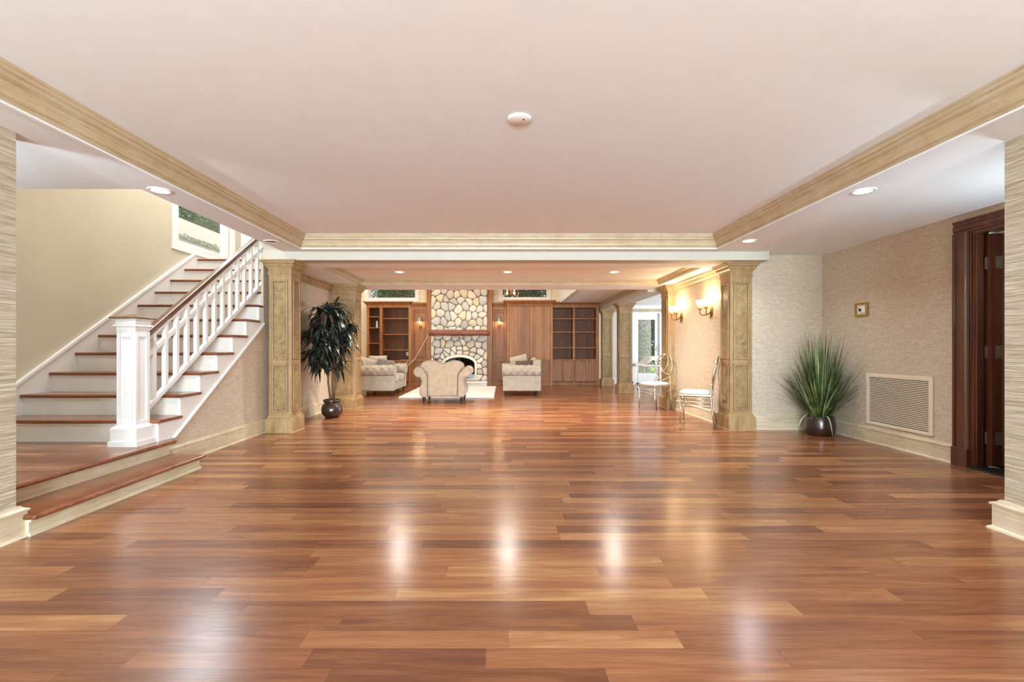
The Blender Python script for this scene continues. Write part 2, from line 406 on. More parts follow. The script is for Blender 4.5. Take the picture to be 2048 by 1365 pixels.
# ------------------------------------------------------------ setting: levels (metres)
ZS, ZT, ZH, HY, ZU = 2.345, 2.505, 2.235, 6.08, 5.0
XL2, XR2 = -3.10, 3.10
def multi(name, mat, boxes, bevel=0.0):
    m = MB()
    for b in boxes: m.box(*b)
    return st(m.build(name, mat, bevel=bevel, recalc=False))
multi('floor', M['floor'], [(-5.2, 7.3, -7.1, 14.3, -0.06, 0)])
multi('wall_left_near', M['paper_near'], [(-3.02, -2.818, -7.0, 2.72, 0, ZS)])
multi('wall_right_near', M['paper_near'], [(3.02, 3.22, -7.0, 2.83, 0, ZS), (3.22, 4.29, 2.63, 2.83, 0, ZS)])
multi('wall_right', M['paper'], [(4.29, 4.45, 4.31, 6.45, 0, ZS+.1), (4.29, 4.45, 2.6, 3.30, 0, ZS+.1), (4.29, 4.45, 3.30, 4.31, 2.17, ZS+.1)])
multi('wall_alcove', M['paper'], [(XR2, 4.29, 6.32, 6.45, 0, ZS+.02)])
multi('wall_right_middle', M['paper'], [(XR2, 3.25, 6.45, 8.88, 0, ZH+.05)])
st(MB().prism([(4.30, 0), (9.2, 0), (9.2, ZH+.1), (HY, ZH+.1), (HY, 1.389), (4.436, .254), (4.30, .254)], 'X', -3.13, XL2).build('wall_left', M['paper']))
multi('wall_left_upper', M['header'], [(-3.10, -2.84, HY, 9.2, ZS+.01, ZU)])
multi('wall_stair_left', M['stairwall'], [(-4.79, -4.63, 1.0, 6.68, 0, ZU), (-4.79, -4.63, 7.97, 8.3, 0, ZU), (-4.79, -4.63, 6.68, 7.97, 0, 2.61), (-4.79, -4.63, 6.68, 7.97, 4.1, ZU)])
multi('wall_stair_near', M['stairwall'], [(-4.63, -3.02, 0.85, 1.0, 0, ZS), (-4.63, -2.70, 3.55, 3.686, ZS+.16, ZU)])
multi('wall_stair_rear', M['white'], [(-4.79, -4.45, 8.3, 8.45, 0, ZU), (-3.40, -3.14, 8.3, 8.45, 0, ZU), (-4.45, -3.40, 8.3, 8.45, 0, 2.70), (-4.45, -3.40, 8.3, 8.45, 4.2, ZU)])
multi('wall_stair_right', M['stairwall'], [(-2.84, -2.70, 3.686, HY, ZT, ZU)])
multi('wall_rear', M['paper'], [(-3.02, -2.65, -7.1, -7.0, 0, ZT), (2.85, 3.22, -7.1, -7.0, 0, ZT), (-2.65, 2.85, -7.1, -7.0, 0, .45), (-2.65, 2.85, -7.1, -7.0, 2.25, ZT),
                                (-1.05, -0.70, -7.1, -7.0, .45, 2.25), (0.90, 1.25, -7.1, -7.0, .45, 2.25)])
# ceilings
multi('ceiling', M['ceiling'], [(-2.53, 2.68, -6.6, 5.88, ZT, ZT+.1)])
multi('ceiling_soffit', M['ceiling'], [(-2.84, -2.53, -7.0, HY, ZS, ZT), (2.68, 4.45, -7.0, HY+.35, ZS, ZT), (-2.53, 2.68, 5.88, HY, ZS, ZT), (-2.53, 2.68, -7.0, -6.6, ZS, ZT), (-4.63, -2.84, 1.0, 3.686, ZS, ZT)])
multi('ceiling_header', M['header'], [(XL2, 3.445, HY, 6.32, ZH, ZS+.01)])
multi('ceiling_stairwell', M['ceiling'], [(-4.8, -2.70, 3.5, 8.5, ZU, ZU+.1)])
multi('ceiling_middle', M['ceiling'], [(XL2-.03, -2.56, 6.30, 9.2, ZH+.001, ZH+.15), (2.82, 3.25, 6.30, 9.2, ZH+.001, ZH+.15), (-2.56, 2.82, 6.30, 6.67, ZH+.001, ZH+.15),
                                    (-2.56, 2.82, 8.50, 9.2, ZH+.001, ZH+.15), (-2.56, 2.82, 6.67, 8.50, ZH+.09, ZH+.15)])
def crown(name, x0, x1, y0, y1, zb, h, p, mat):
    prof = [(0, 0), (.014*p/.105, 0), (.014*p/.105, .018*h/.16), (.03*p/.105, .028*h/.16), (.036*p/.105, .055*h/.16), (.05*p/.105, .085*h/.16), (.074*p/.105, .10*h/.16), (.078*p/.105, .118*h/.16), (.092*p/.105, .124*h/.16), (.098*p/.105, .142*h/.16), (.105*p/.105, .146*h/.16), (p, h), (0, h)]
    m = MB().sweep([(x0, y0), (x1, y0), (x1, y1), (x0, y1)], [(o, zb+z) for o, z in prof], True, 1)
    return st(m.build(name, mat))
crown('trim_1', -2.53, 2.68, -6.6, 5.88, ZS, .16, .105, M['crown'])
crown('trim_2', -2.56, 2.82, 6.67, 8.50, ZH, .09, .07, M['crown'])
st(MB().sweep([(-2.53, -6.6), (2.68, -6.6), (2.68, 5.88), (-2.53, 5.88)], [(-.015, ZS-.012), (.012, ZS-.012), (.012, ZS+.001), (-.015, ZS+.001)], True, 1).build('trim_3', M['ceiling']))
# tall living room beyond the beam
YB = 14.1
multi('wall_back', M['creamwall'], [(-5.1, -4.05, YB, YB+.15, 0, ZU), (-4.05, -2.61, YB, YB+.15, 0, 2.57), (-4.05, -2.61, YB, YB+.15, 3.4, ZU), (-2.61, -.045, YB, YB+.15, 0, ZU),
                                 (-.045, 1.35, YB, YB+.15, 0, 2.585), (-.045, 1.35, YB, YB+.15, 3.4, ZU), (1.35, 2.95, YB, YB+.15, 0, ZU)])
multi('wall_living_left', M['creamwall'], [(-5.15, -5.0, 9.05, YB, 0, ZU)])
multi('wall_living_front', M['creamwall'], [(-5.0, -3.13, 9.05, 9.2, 0, ZU), (-3.13, 1.66, 9.08, 9.2, ZH+.15, ZU)])
multi('ceiling_living', M['ceiling'], [(-5.1, 1.8, 9.05, YB+.1, ZU, ZU+.1)])
multi('wall_drop', M['white'], [(1.66, 1.80, 9.2, YB, 2.41, ZU)])
multi('ceiling_low', M['ceiling'], [(1.80, 2.90, 9.2, YB, 2.41, 2.5)])
multi('ceiling_beam', M['header'], [(2.83, 3.19, 9.2, YB+.1, 2.195, 2.45)])
st(MB().prism([(2.83, 2.31), (2.81, 2.31), (2.78, 2.36), (2.77, 2.41), (2.83, 2.41)], 'Y', 9.2, YB).build('trim_4', M['crown']))
multi('wall_side_room', M['greywall'], [(2.95, 4.0, 14.2, 14.35, 0, 2.5), (4.0, 4.72, 14.2, 14.35, 2.14, 2.5), (4.72, 7.3, 14.2, 14.35, 0, 2.5), (7.15, 7.3, 8.9, 14.2, 0, 2.5), (3.25, 7.3, 8.75, 8.88, 0, 2.5)])
multi('ceiling_side_room', M['ceiling'], [(3.19, 7.3, 8.8, 14.3, 2.38, 2.46)])
multi('trim_5', M['crown'], [(3.2, 7.1, 14.15, 14.2, 2.18, 2.27)])
multi('trim_6', M['white'], [(3.2, 7.1, 14.12, 14.2, 2.27, 2.38)])
# baseboards
BP = [(0, 0), (.034, 0), (.030, .012), (.022, .020), (.022, .145), (.028, .148), (.028, .158), (.014, .168), (.010, .178), (0, .178)]
def base(name, path, side, mat=None, sc=1.0):
    return st(MB().sweep(path, [(o*sc, z) for o, z in BP], False, side).build(name, mat or M['trim']))
base('baseboard_left_near', [(-2.818, -7.0), (-2.818, 2.72), (-3.02, 2.72)], -1, sc=1.5)
base('baseboard_right_near', [(3.02, -7.0), (3.02, 2.83), (4.29, 2.83)], 1, sc=1.7)
base('baseboard_left', [(XL2, 4.30), (XL2, 6.10)], -1)
base('baseboard_left_middle', [(XL2, 6.34), (XL2, 8.44)], -1)
base('baseboard_right_middle', [(XR2, 6.60), (XR2, 8.46)], 1)
base('baseboard_alcove', [(3.30, 6.32), (4.29, 6.32), (4.29, 4.47)], -1)
base('baseboard_back', [(-5.0, YB), (-4.0, YB)], -1, M['creamwall'])
base('baseboard_side_room', [(2.96, 14.2), (3.92, 14.2)], -1, M['white'])
# crown along the middle walls
CP = [(0, 0), (.012, 0), (.014, .03), (.03, .05), (.05, .085), (.075, .10), (.08, .125), (0, .125)]
st(MB().sweep([(XL2, 6.3), (XL2, 8.5)], [(o, ZH-.125+z) for o, z in CP], False, -1).build('trim_7', M['column']))
st(MB().sweep([(XR2, 6.45), (XR2, 8.5)], [(o, ZH-.125+z) for o, z in CP], False, 1).build('trim_8', M['crown']))

# ------------------------------------------------------------ windows and doors
def window(name, axis, pos, a0, a1, z0, z1, cas=.10, depth=.15, out=1, mat=None, sides=True):
    """axis 'X': wall plane x=pos, opening a0..a1 in y, room side towards +x*(-out); part names frame, pane"""
    mat = mat or M['white']; root = MB(); t = .02
    def B(a_0, a_1, z_0, z_1, d0, d1):
        if axis == 'X': root.box(pos+d0, pos+d1, a_0, a_1, z_0, z_1)
        else: root.box(a_0, a_1, pos+d0, pos+d1, z_0, z_1)
    s = -out
    for (p, q, r, u) in ((a0-cas, a0, z0-cas, z1+cas), (a1, a1+cas, z0-cas, z1+cas), (a0, a1, z0-cas, z0), (a0, a1, z1, z1+cas)): B(p, q, r, u, 0, s*t)
    o = st(root.build(name, mat)); root = MB(); f = .035
    for (p, q, r, u) in ((a0, a0+f, z0, z1), (a1-f, a1, z0, z1), (a0+f, a1-f, z0, z0+f), (a0+f, a1-f, z1-f, z1)): B(p, q, r, u, out*.03, out*depth)
    fr = root.build('window_frame', mat, o); root = MB()
    B(a0+f, a1-f, z0+f, z1-f, out*.08, out*.084); root.build('pane', M['glass'], fr)
    return o
window('window_1', 'X', -4.63, 6.68, 7.97, 2.61, 4.1, .12, out=-1)
window('window_2', 'Y', YB, -4.05, -2.61, 2.57, 3.4, .09)
window('window_3', 'Y', YB, -.045, 1.35, 2.585, 3.4, .09)
window('window_4', 'Y', 8.3, -4.45, -3.40, 2.70, 4.2, .12)
for i, (a, b) in enumerate(((-2.65, -1.05), (-.70, .90), (1.25, 2.85))):
    window('window_%d' % (5+i), 'Y', -7.0, a, b, .45, 2.25, .09, .1, out=-1)
# pale board panelling around the high windows
multi('trim_9', M['creamwall'], [(x, x+.10, YB-.02, YB, 2.45, ZU) for x in (-2.42, -2.28, -.27, 1.56)])
# glass garden door in the side room
d2 = multi('door_2', M['white'], [(3.90, 4.0, 14.17, 14.2, 0, 2.24), (4.72, 4.82, 14.17, 14.2, 0, 2.24), (4.0, 4.72, 14.17, 14.2, 2.14, 2.24)])
m = MB()
for b in ((4.0, 4.09, 0.04, 2.14), (4.60, 4.72, 0.04, 2.14), (4.09, 4.60, .04, .33), (4.09, 4.60, 1.95, 2.14)): m.box(b[0], b[1], 14.22, 14.27, b[2], b[3])
lf = m.build('door_leaf', M['white'], d2)
box('pane', M['glass'], 4.09, 4.60, 14.243, 14.247, .33, 1.95, lf)
box('threshold', M['silver'], 4.0, 4.72, 14.18, 14.33, 0, .04, d2)
MB().box(4.64, 4.66, 14.205, 14.22, 1.0, 1.16).box(4.60, 4.655, 14.18, 14.205, 1.05, 1.07).build('door_handle', M['nickel'], lf)
# dark wood door opening in the right wall
m = MB()
CA = [(0, 0), (.020, 0), (.020, .02), (.030, .03), (.030, .075), (.022, .085), (.022, .12), (.034, .125), (.034, .145), (0, .145)]   # (proud of wall, across)
ja, jb, zt = 3.30, 4.31, 2.17
for p0, p1 in zip(CA[1:-1], CA[2:]):
    pass
m.prism([(4.29-o, ja-a) for o, a in CA], 'Z', 0, zt).prism([(4.29-o, jb+a) for o, a in CA], 'Z', 0, zt)
m.prism([(4.29-o, zt+a*.78) for o, a in CA], 'Y', ja-.145, jb+.145)
d1 = st(m.build('door_1', M['doorwood']))
MB().box(4.245, 4.292, jb-.005, jb+.15, 0, .17).build('plinth_block', M['doorwood'], d1, bevel=.004)
MB().box(4.29, 4.375, jb-.03, jb, 0, zt-.03).box(4.30, 4.33, jb-.045, jb-.03, 0, zt-.03).box(4.29, 4.45, ja, ja+.03, 0, zt-.03).box(4.29, 4.45, ja, jb, zt-.03, zt).build('jamb', M['doorwood'], d1, bevel=.003)
MB().box(4.375, 4.45, jb-.006, jb, 0, zt-.03).build('jamb_rebate', M['doorwood'], d1)
box('threshold', M['black'], 4.25, 4.47, ja, jb, 0, .018, d1)
yl = 4.255
m = MB().box(4.485, 4.61, yl-.045, yl, .03, 2.13).box(5.22, 5.34, yl-.045, yl, .03, 2.13).box(4.61, 5.22, yl-.045, yl, .03, .28).box(4.61, 5.22, yl-.045, yl, 2.0, 2.13)
for z in (.62, .97, 1.32, 1.66): m.box(4.61, 5.22, yl-.035, yl-.01, z-.01, z+.01)
leaf = m.build('door_leaf', M['doorwood'], d1, bevel=.003)
box('leaf_edge', M['doorwood'], 4.395, 4.485, yl-.03, yl+.02, .03, 2.13, leaf)
box('pane', M['glass'], 4.61, 5.22, yl-.024, yl-.020, .28, 2.0, leaf)
for z in (.28, 1.06, 1.87):
    h = MB().box(4.378, 4.425, yl+.012, yl+.016, z-.055, z+.055).box(4.43, 4.485, yl-.034, yl-.030, z-.055, z+.055)
    h.lathe([(.006, -.055), (.006, .055)], 8, (4.428, yl-.005, z))
    for q in (-.03, 0, .03):
        h.box(4.45, 4.456, yl-.036, yl-.034, z+q-.003, z+q+.003)
    h.build('hinge', M['nickel'], d1)

# the neighbouring room seen through the dark wooden door
multi('floor_next_room', M['floor'], [(4.47, 8.6, 1.4, 6.6, -.06, 0)])
multi('wall_next_room', M['greywall'], [(4.45, 5.0, 6.45, 6.6, 0, 2.5), (7.6, 8.6, 6.45, 6.6, 0, 2.5), (5.0, 7.6, 6.45, 6.6, 0, .5), (5.0, 7.6, 6.45, 6.6, 2.2, 2.5), (8.5, 8.65, 1.4, 6.6, 0, 2.5), (4.45, 8.6, 1.3, 1.4, 0, 2.5)])
multi('ceiling_next_room', M['ceiling'], [(4.45, 8.65, 1.3, 6.6, 2.45, 2.55)])
window('window_8', 'Y', 6.45, 5.0, 7.6, .5, 2.2, .08)
# ------------------------------------------------------------ staircase
RUN, RISE = .2895, .199
YN = lambda k: 4.19+RUN*k
ZN = lambda k: .453+RISE*k
stair = thing('staircase', 'white staircase with dark wood treads climbing along the tan wall on the left', 'staircase', (-3.85, 4.2, .254))
LO = Vector((-3.85, 4.2, .254))
def L(m, o=LO):
    m.v = [(v[0]-o.x, v[1]-o.y, v[2]-o.z) for v in m.v]; return m
for k in range(11):
    xr = -3.07 if k < 6 else (-3.10 if k == 6 else -3.131)
    y1 = YN(k)+RUN+.035 if k < 10 else 8.3
    L(MB().box(-4.628, xr, YN(k), y1, ZN(k)-.032, ZN(k))).build('tread', M['tread'], stair, bevel=.014, seg=3)
    zb = .254 if k == 0 else ZN(k-1)
    L(MB().box(-4.628, -3.131, YN(k)+.032, YN(k)+.05, zb, ZN(k)-.032).box(-4.628, min(xr-.012, -3.09), YN(k)+.018, YN(k)+.032, ZN(k)-.048, ZN(k)-.032)).build('riser', M['riser'], stair)
poly = [(4.222, .254), (4.436, .254), (HY, 1.389)]
top = [(YN(0)+.032, ZN(0)-.032)]
for k in range(6): top += [(YN(k+1)+.032, ZN(k)-.032), (YN(k+1)+.032, ZN(k+1)-.032)]
top = [p for p in top if p[0] < HY]+[(HY, ZN(5)-.032 if YN(6)+.032 > HY else ZN(6)-.032)]
L(MB().prism(poly+top[::-1], 'X', -3.13, -3.094)).build('stringer', M['white'], stair)
L(MB().prism([(4.436, .254), (4.40, .254), (HY, 1.425), (HY, 1.389)], 'X', -3.10, -3.078)).build('stringer_moulding', M['white'], stair, bevel=.004)
sk = [(4.0, .26), (4.0, .455), (4.19+RUN*9.75, .573+RISE*9.75), (8.28, .573+RISE*9.75), (8.28, 2.40), (7.38, 2.40), (4.26, .256)]
L(MB().prism(sk, 'X', -4.63, -4.610)).build('skirt_board', M['white'], stair)
cp = MB(); a = (4.0, .455); b = (4.19+RUN*9.75, .573+RISE*9.75)
cp.prism([(a[0], a[1]-.035), (a[0], a[1]+.006), (b[0], b[1]+.006), (8.28, b[1]+.006), (8.28, b[1]-.03), (b[0]+.02, b[1]-.03)], 'X', -4.63, -4.595)
L(cp).build('skirt_cap', M['white'], stair, bevel=.006)

# low steps and landing in front of the stairs
LP = Vector((-3.6, 2.6, 0))
steps = thing('landing_steps', 'two low wooden steps and landing with cream risers below the staircase', 'steps', tuple(LP))
L(MB().box(-4.628, -3.05, 1.0, 4.29, .06, .2535), LP).build('landing_deck', M['floor'], steps)
L(MB().prism([(-3.06, 2.725), (-3.00, 2.725), (-3.00, 4.33), (-3.098, 4.33), (-3.098, 4.27), (-3.06, 4.27)], 'Z', .222, .2545), LP).build('landing_nosing', M['tread'], steps, bevel=.014, seg=3)
L(MB().box(-3.075, -3.045, 2.725, 4.295, .12, .222).box(-3.055, -3.037, 2.725, 4.31, .207, .222), LP).build('riser', M['trim'], steps)
L(MB().box(-3.06, -2.713, 2.725, 4.30, .096, .127), LP).build('step_tread', M['tread'], steps, bevel=.014, seg=3)
L(MB().box(-3.06, -2.764, 2.74, 4.28, 0, .096).box(-2.78, -2.748, 2.735, 4.295, .083, .096).prism([(-2.764, 0), (-2.748, 0), (-2.750, .012), (-2.756, .02), (-2.764, .024)], 'Y', 2.735, 4.29), LP).build('step_riser', M['trim'], steps)

# railing
NX, NY, NZ = -3.235, 4.115, .254
rail = thing('stair_railing', 'white stair railing with dark wood handrail and square panelled newel post', 'railing', (NX, NY, NZ))
RO = Vector((NX, NY, NZ))
m = MB().box(-.125, .125, -.125, .125, 0, .045).box(-.112, .112, -.112, .112, .045, .15)
m.sweep([(-.112, -.112), (.112, -.112), (.112, .112), (-.112, .112)], [(0, .15), (0, .155), (.028, .18), (.03, .18), (.03, .15)], True, 1)
nb = m.build('newel_base', M['white'], rail, bevel=.004)
m = MB().box(-.072, .072, -.072, .072, .15, 1.0)
w = .0825
for sx in (-1, 1):
    for sy in (-1, 1): m.box(sx*w, sx*(w-.032), sy*w, sy*(w-.032), .15, .999)
for z0, z1 in ((.15, .21), (.94, .999)): m.box(-w+.032, w-.032, -w, w, z0, z1).box(-w, w, -w+.032, w-.032, z0+.0004, z1)
m.build('newel_post', M['white'], rail, bevel=.003)
for sx, sy in ((0, -1), (1, 0), (0, 1), (-1, 0)):
    pm = MB()
    for (p, q, z0, z1) in ((-.05, -.042, .21, .94), (.042, .05, .21, .94), (-.042, .042, .21, .218), (-.042, .042, .932, .94)):
        if sx == 0: pm.box(p, q, sy*.068, sy*.079, z0, z1)
        else: pm.box(sx*.068, sx*.079, p, q, z0, z1)
    pm.build('panel_moulding', M['white'], rail)
MB().sweep([(-w, -w), (w, -w), (w, w), (-w, w)], [(0, 1.0), (0, 1.025), (-.018, 1.03), (-.018, 1.045), (-.004, 1.05), (-.006, 1.075), (-.028, 1.095), (.05, 1.095), (.05, 1.0)], True, 1).box(-w+.003, w-.003, -w+.003, w-.003, 1.0, 1.09).build('newel_collar', M['white'], rail)
c = .118
MB().add([(-c, -c, 1.095), (c, -c, 1.095), (c, c, 1.095), (-c, c, 1.095), (-c, -c, 1.108), (c, -c, 1.108), (c, c, 1.108), (-c, c, 1.108), (0, 0, 1.14)],
         [(0, 3, 2, 1), (0, 1, 5, 4), (1, 2, 6, 5), (2, 3, 7, 6), (3, 0, 4, 7), (4, 5, 8), (5, 6, 8), (6, 7, 8), (7, 4, 8)]).build('newel_cap', M['rail_wood'], rail)
SL = .689
def zline(y, z0, y0): return z0+SL*(y-y0)
YA, YE = 4.195, 7.15
def railbar(name, mat, w, zb, h, y0=YA, y1=YE, bev=.003):
    z = lambda y: zline(y, zb[0], zb[1])
    return L(MB().prism([(y0, z(y0)), (y1, z(y1)), (y1, z(y1)+h), (y0, z(y0)+h)], 'X', NX-w/2, NX+w/2), RO).build(name, mat, rail, bevel=bev)
railbar('handrail', M['rail_wood'], .070, (1.240, 4.325), .062, y0=4.17, bev=.014)
railbar('top_rail', M['white'], .045, (1.205, 4.325), .038)
railbar('middle_rail', M['white'], .034, (1.045, 4.325), .050)
railbar('bottom_rail', M['white'], .046, (.555, 4.307), .052)
y = 4.345
while y < YE-.1:
    zb, ztp = zline(y, .585, 4.307), zline(y, 1.215, 4.325)
    L(MB().box(NX-.02, NX+.02, y-.02, y+.02, zb, ztp), RO).build('baluster', M['white'], rail, bevel=.002)
    y += .153
# ------------------------------------------------------------ columns
def column(label, x0, x1, y0, y1, top, sides, pr=.035, group=None):
    cx, cy = (x0+x1)/2, y0
    r = thing('column', label, 'column', (cx, cy, 0)); r['kind'] = 'thing'
    X0, X1, Y0, Y1 = x0-cx, x1-cx, 0, y1-y0
    path = [(X0, Y0), (X1, Y0), (X1, Y1), (X0, Y1)]
    MB().box(X0, X1, Y0, Y1, .0, top-.02).build('shaft', M['column'], r, bevel=.004)
    MB().sweep(path, [(.01, 0), (-pr-.01, 0), (-pr, .012), (-pr, .165), (-pr*.8, .17), (-pr*.8, .185), (-pr*.35, .195), (-pr*.2, .215), (.01, .215)], True, 1).build('base', M['column'], r)
    h = top
    MB().sweep(path, [(.01, h-.185), (-.010, h-.185), (-.012, h-.172), (-.004, h-.168), (-.004, h-.115), (-.014, h-.112), (-.016, h-.098), (-.03, h-.085), (-.045, h-.05), (-.062, h-.042), (-.066, h-.022), (-.08, h-.018), (-.08, h), (.01, h)], True, 1).build('capital', M['column'], r)
    pan = [(.27, .88), (.95, top-.26)]
    for s in sides:
        if s in 'FB': a0, a1 = X0+.045, X1-.045
        else: a0, a1 = Y0+.045, Y1-.045
        for z0, z1 in pan:
            fm = MB(); pm = MB()
            def put(mm, p, q, u, v, d0, d1):
                if s == 'F': mm.box(p, q, Y0-d1, Y0-d0, u, v)
                elif s == 'R': mm.box(X1+d0, X1+d1, p, q, u, v)
                elif s == 'L': mm.box(X0-d1, X0-d0, p, q, u, v)
            f = .016
            for (p, q, u, v) in ((a0, a0+f, z0, z1), (a1-f, a1, z0, z1), (a0+f, a1-f, z0, z0+f), (a0+f, a1-f, z1-f, z1)): put(fm, p, q, u, v, 0, .012)
            put(pm, a0+f, a1-f, z0+f, z1-f, 0, .003)
            gm = MB(); e = .006
            for (p, q, u, v) in ((a0-e, a0, z0-e, z1+e), (a1, a1+e, z0-e, z1+e), (a0, a1, z0-e, z0), (a0, a1, z1, z1+e), (a0+f, a0+f+e, z0+f, z1-f), (a1-f-e, a1-f, z0+f, z1-f), (a0+f, a1-f, z0+f, z0+f+e), (a0+f, a1-f, z1-f-e, z1-f)): put(gm, p, q, u, v, .001, .0045)
            po = pm.build('panel', M['burl'], r); gm.build('glaze_line', M['glazeline'], po); fm.build('panel_moulding', M['column'], po, bevel=.004)
    return r
column('square gold-glazed panelled column at the foot of the staircase wall', -3.035, -2.745, 6.09, 6.38, ZH, 'FR')
column('square gold-glazed panelled column right of the potted palm, beside the tufted sofa', -3.10, -2.66, 8.46, 8.82, ZH, 'FR')
column('square gold-glazed panelled column beside the alcove, behind the nearer silver chair', 3.04, 3.33, 6.28, 6.58, ZH, 'FL')
column('square gold-glazed pilaster behind the round-backed silver chair', 2.985, 3.25, 8.50, 8.86, ZH, 'L')
column('free-standing gold column left of the white glass door', 2.86, 3.17, 11.52, 11.82, 2.195, 'FL')
column('far gold column against the open bookshelves', 2.87, 3.15, 13.50, 13.78, 2.195, 'FL')
# ------------------------------------------------------------ fireplace
def pt_in(x, z, s=1.0):      # inside the arched opening
    dx = abs(x+1.245); 
    if dx > .50*s: return False
    return z < .66+(.25*s)*math.sqrt(max(0, 1-(dx/(.50*s))**2))
def clip(poly, nx, nz, d):
    out = []
    for i in range(len(poly)):
        a, b = poly[i], poly[(i+1) % len(poly)]; da = a[0]*nx+a[1]*nz-d; db = b[0]*nx+b[1]*nz-d
        if da <= 0: out.append(a)
        if (da < 0 < db) or (db < 0 < da):
            t = da/(da-db); out.append((a[0]+(b[0]-a[0])*t, a[1]+(b[1]-a[1])*t))
    return out
def stones(x0, x1, z0, z1, size, seedv, yf, bulge, skip=None):
    rng = random.Random(seedv); pts = []; nz = max(2, round((z1-z0)/size)); nx = max(2, round((x1-x0)/size))
    for i in range(nz):
        for j in range(nx):
            pts.append([x0+(j+.5+(.25 if i % 2 else -.25)+rng.uniform(-.36, .36))*(x1-x0)/nx, z0+(i+.5+rng.uniform(-.36, .36))*(z1-z0)/nz])
    pts = [p for p in pts if not (skip and skip(p[0], p[1]))]
    ghosts = []
    if skip:
        ring = [(-1.245-math.cos(PI*(k+.5)/9), math.sin(PI*(k+.5)/9)) for k in range(9)]
        for cx_, sz in ring:
            ux = cx_+1.245
            pts.append([-1.245+ux*.575+rng.uniform(-.01, .01), .66+sz*.33+rng.uniform(-.01, .01)]); ghosts.append((-1.245+ux*.385, .66+sz*.135))
        for z_ in (.25, .42, .58):
            for sd in (-1, 1): pts.append([-1.245+sd*(.575+rng.uniform(-.01, .01)), z_]); ghosts.append((-1.245+sd*.385, z_))
    nreal = len(pts); pts = pts+[list(g) for g in ghosts]
    vs = []; fs = []; cols = []
    for i, p in enumerate(pts[:nreal]):
        poly = [(x0, z0), (x1, z0), (x1, z1), (x0, z1)]
        for j, q in enumerate(pts):
            if i == j: continue
            dx, dz = q[0]-p[0], q[1]-p[1]; d2 = dx*dx+dz*dz
            if d2 > (size*3.2)**2: continue
            d = math.sqrt(d2); nx_, nz_ = dx/d, dz/d; mid = ((p[0]+q[0])/2)*nx_+((p[1]+q[1])/2)*nz_-.004
            poly = clip(poly, nx_, nz_, mid)
            if len(poly) < 3: break
        if len(poly) < 3: continue
        # round the corners by two passes of corner cutting
        for _ in range(2 if rng.random() < .5 else 1):
            new = []
            for k in range(len(poly)):
                a, b = poly[k], poly[(k+1) % len(poly)]
                new += [(a[0]*.75+b[0]*.25, a[1]*.75+b[1]*.25), (a[0]*.25+b[0]*.75, a[1]*.25+b[1]*.75)]
            poly = new
        cx = sum(a[0] for a in poly)/len(poly); cz = sum(a[1] for a in poly)/len(poly)
        n = len(poly); bb = len(vs); out = rng.uniform(.6, 1.25)*bulge
        for sc, h in ((1, 0.0), (.97, .35), (.86, .75), (.62, .97)):
            for a in poly:
                jx = rng.uniform(-.002, .002); vs.append((cx+(a[0]-cx)*sc, yf+.03-(h*out)-.03*(h > 0)+jx, cz+(a[1]-cz)*sc))
        vs.append((cx, yf-out, cz)); c0 = len(fs)
        for r in range(3):
            for k in range(n): k2 = (k+1) % n; fs.append((bb+r*n+k, bb+r*n+k2, bb+(r+1)*n+k2, bb+(r+1)*n+k))
        for k in range(n): fs.append((bb+3*n+k, bb+3*n+(k+1) % n, bb+4*n))
        t = rng.random(); base_c = rng.choice([(.82, .77, .70), (.78, .75, .70), (.83, .78, .69), (.75, .73, .70), (.86, .82, .76), (.82, .74, .62), (.72, .69, .65), (.76, .74, .73), (.84, .80, .75)])
        br = .95+.13*t; cols += [tuple((c*br)**2.2 for c in base_c)]*(len(fs)-c0)
    return vs, fs, cols
def stone_material():
    t = NT('fieldstone'); a = t.n('ShaderNodeAttribute', attribute_name='tint'); n = t.noise(t.coord(), 22, 5, .65)
    t.color(t.mix(.5, a.outputs[0], t.ramp(n, [(.3, hexc('#E0DCD6')), (.65, (1, 1, 1, 1))]), 'MULTIPLY')); t.set(rough=.85); t.bump(n, .35, .01); return t.m
M['stone'] = stone_material(); M['mortar'] = simple('dark_mortar', '#A89C8B', .95, var=.15, vscale=30)
FP = Vector((-1.25, 13.45, 0))
fire = thing('fireplace', 'fieldstone fireplace with arched glass doors and raised pale hearth in back wall', 'fireplace', tuple(FP))
for nm, a in (('stone_facing', stones(-2.06, -.455, 1.50, 3.2, .205, 3, 13.50, .030)), ('stone_surround', stones(-2.06, -.455, .15, 1.50, .19, 11, 13.47, .06, lambda x, z: pt_in(x, z, 1.28) or z < .15))):
    m = MB(); m.v = [tuple(Vector(v)-FP) for v in a[0]]; m.f = a[1]
    o = m.build(nm, M['stone'], fire, smooth=True, recalc=False)
    at = o.data.attributes.new('tint', 'FLOAT_COLOR', 'FACE')
    for i, c in enumerate(a[2]): at.data[i].color = (*c, 1)
L(MB().box(-2.06, -.455, 13.54, 14.1, 1.44, 3.2).box(-2.06, -1.66, 13.54, 14.1, .14, 1.5).box(-.83, -.455, 13.54, 14.1, .14, 1.5).box(-1.66, -.83, 13.54, 14.1, .88, 1.5), FP).build('chimney_core', M['mortar'], fire)
L(MB().box(-1.66, -.83, 13.95, 14.0, .15, .9).box(-1.67, -1.65, 13.5, 14.0, .15, .9).box(-.84, -.82, 13.5, 14.0, .15, .9), FP).build('firebox', M['firebox'], fire)
L(MB().box(-2.06, -.445, 13.22, 13.58, .095, .15).box(-2.05, -.455, 13.24, 13.58, 0, .095), FP).build('hearth', M['riser'], fire, bevel=.008)
def arch(hw, zs, rise, n=20):
    return [(-1.245-hw, .165)]+[(-1.245-hw*math.cos(PI*i/n), zs+rise*math.sin(PI*i/n)) for i in range(n+1)]+[(-1.245+hw, .165)]
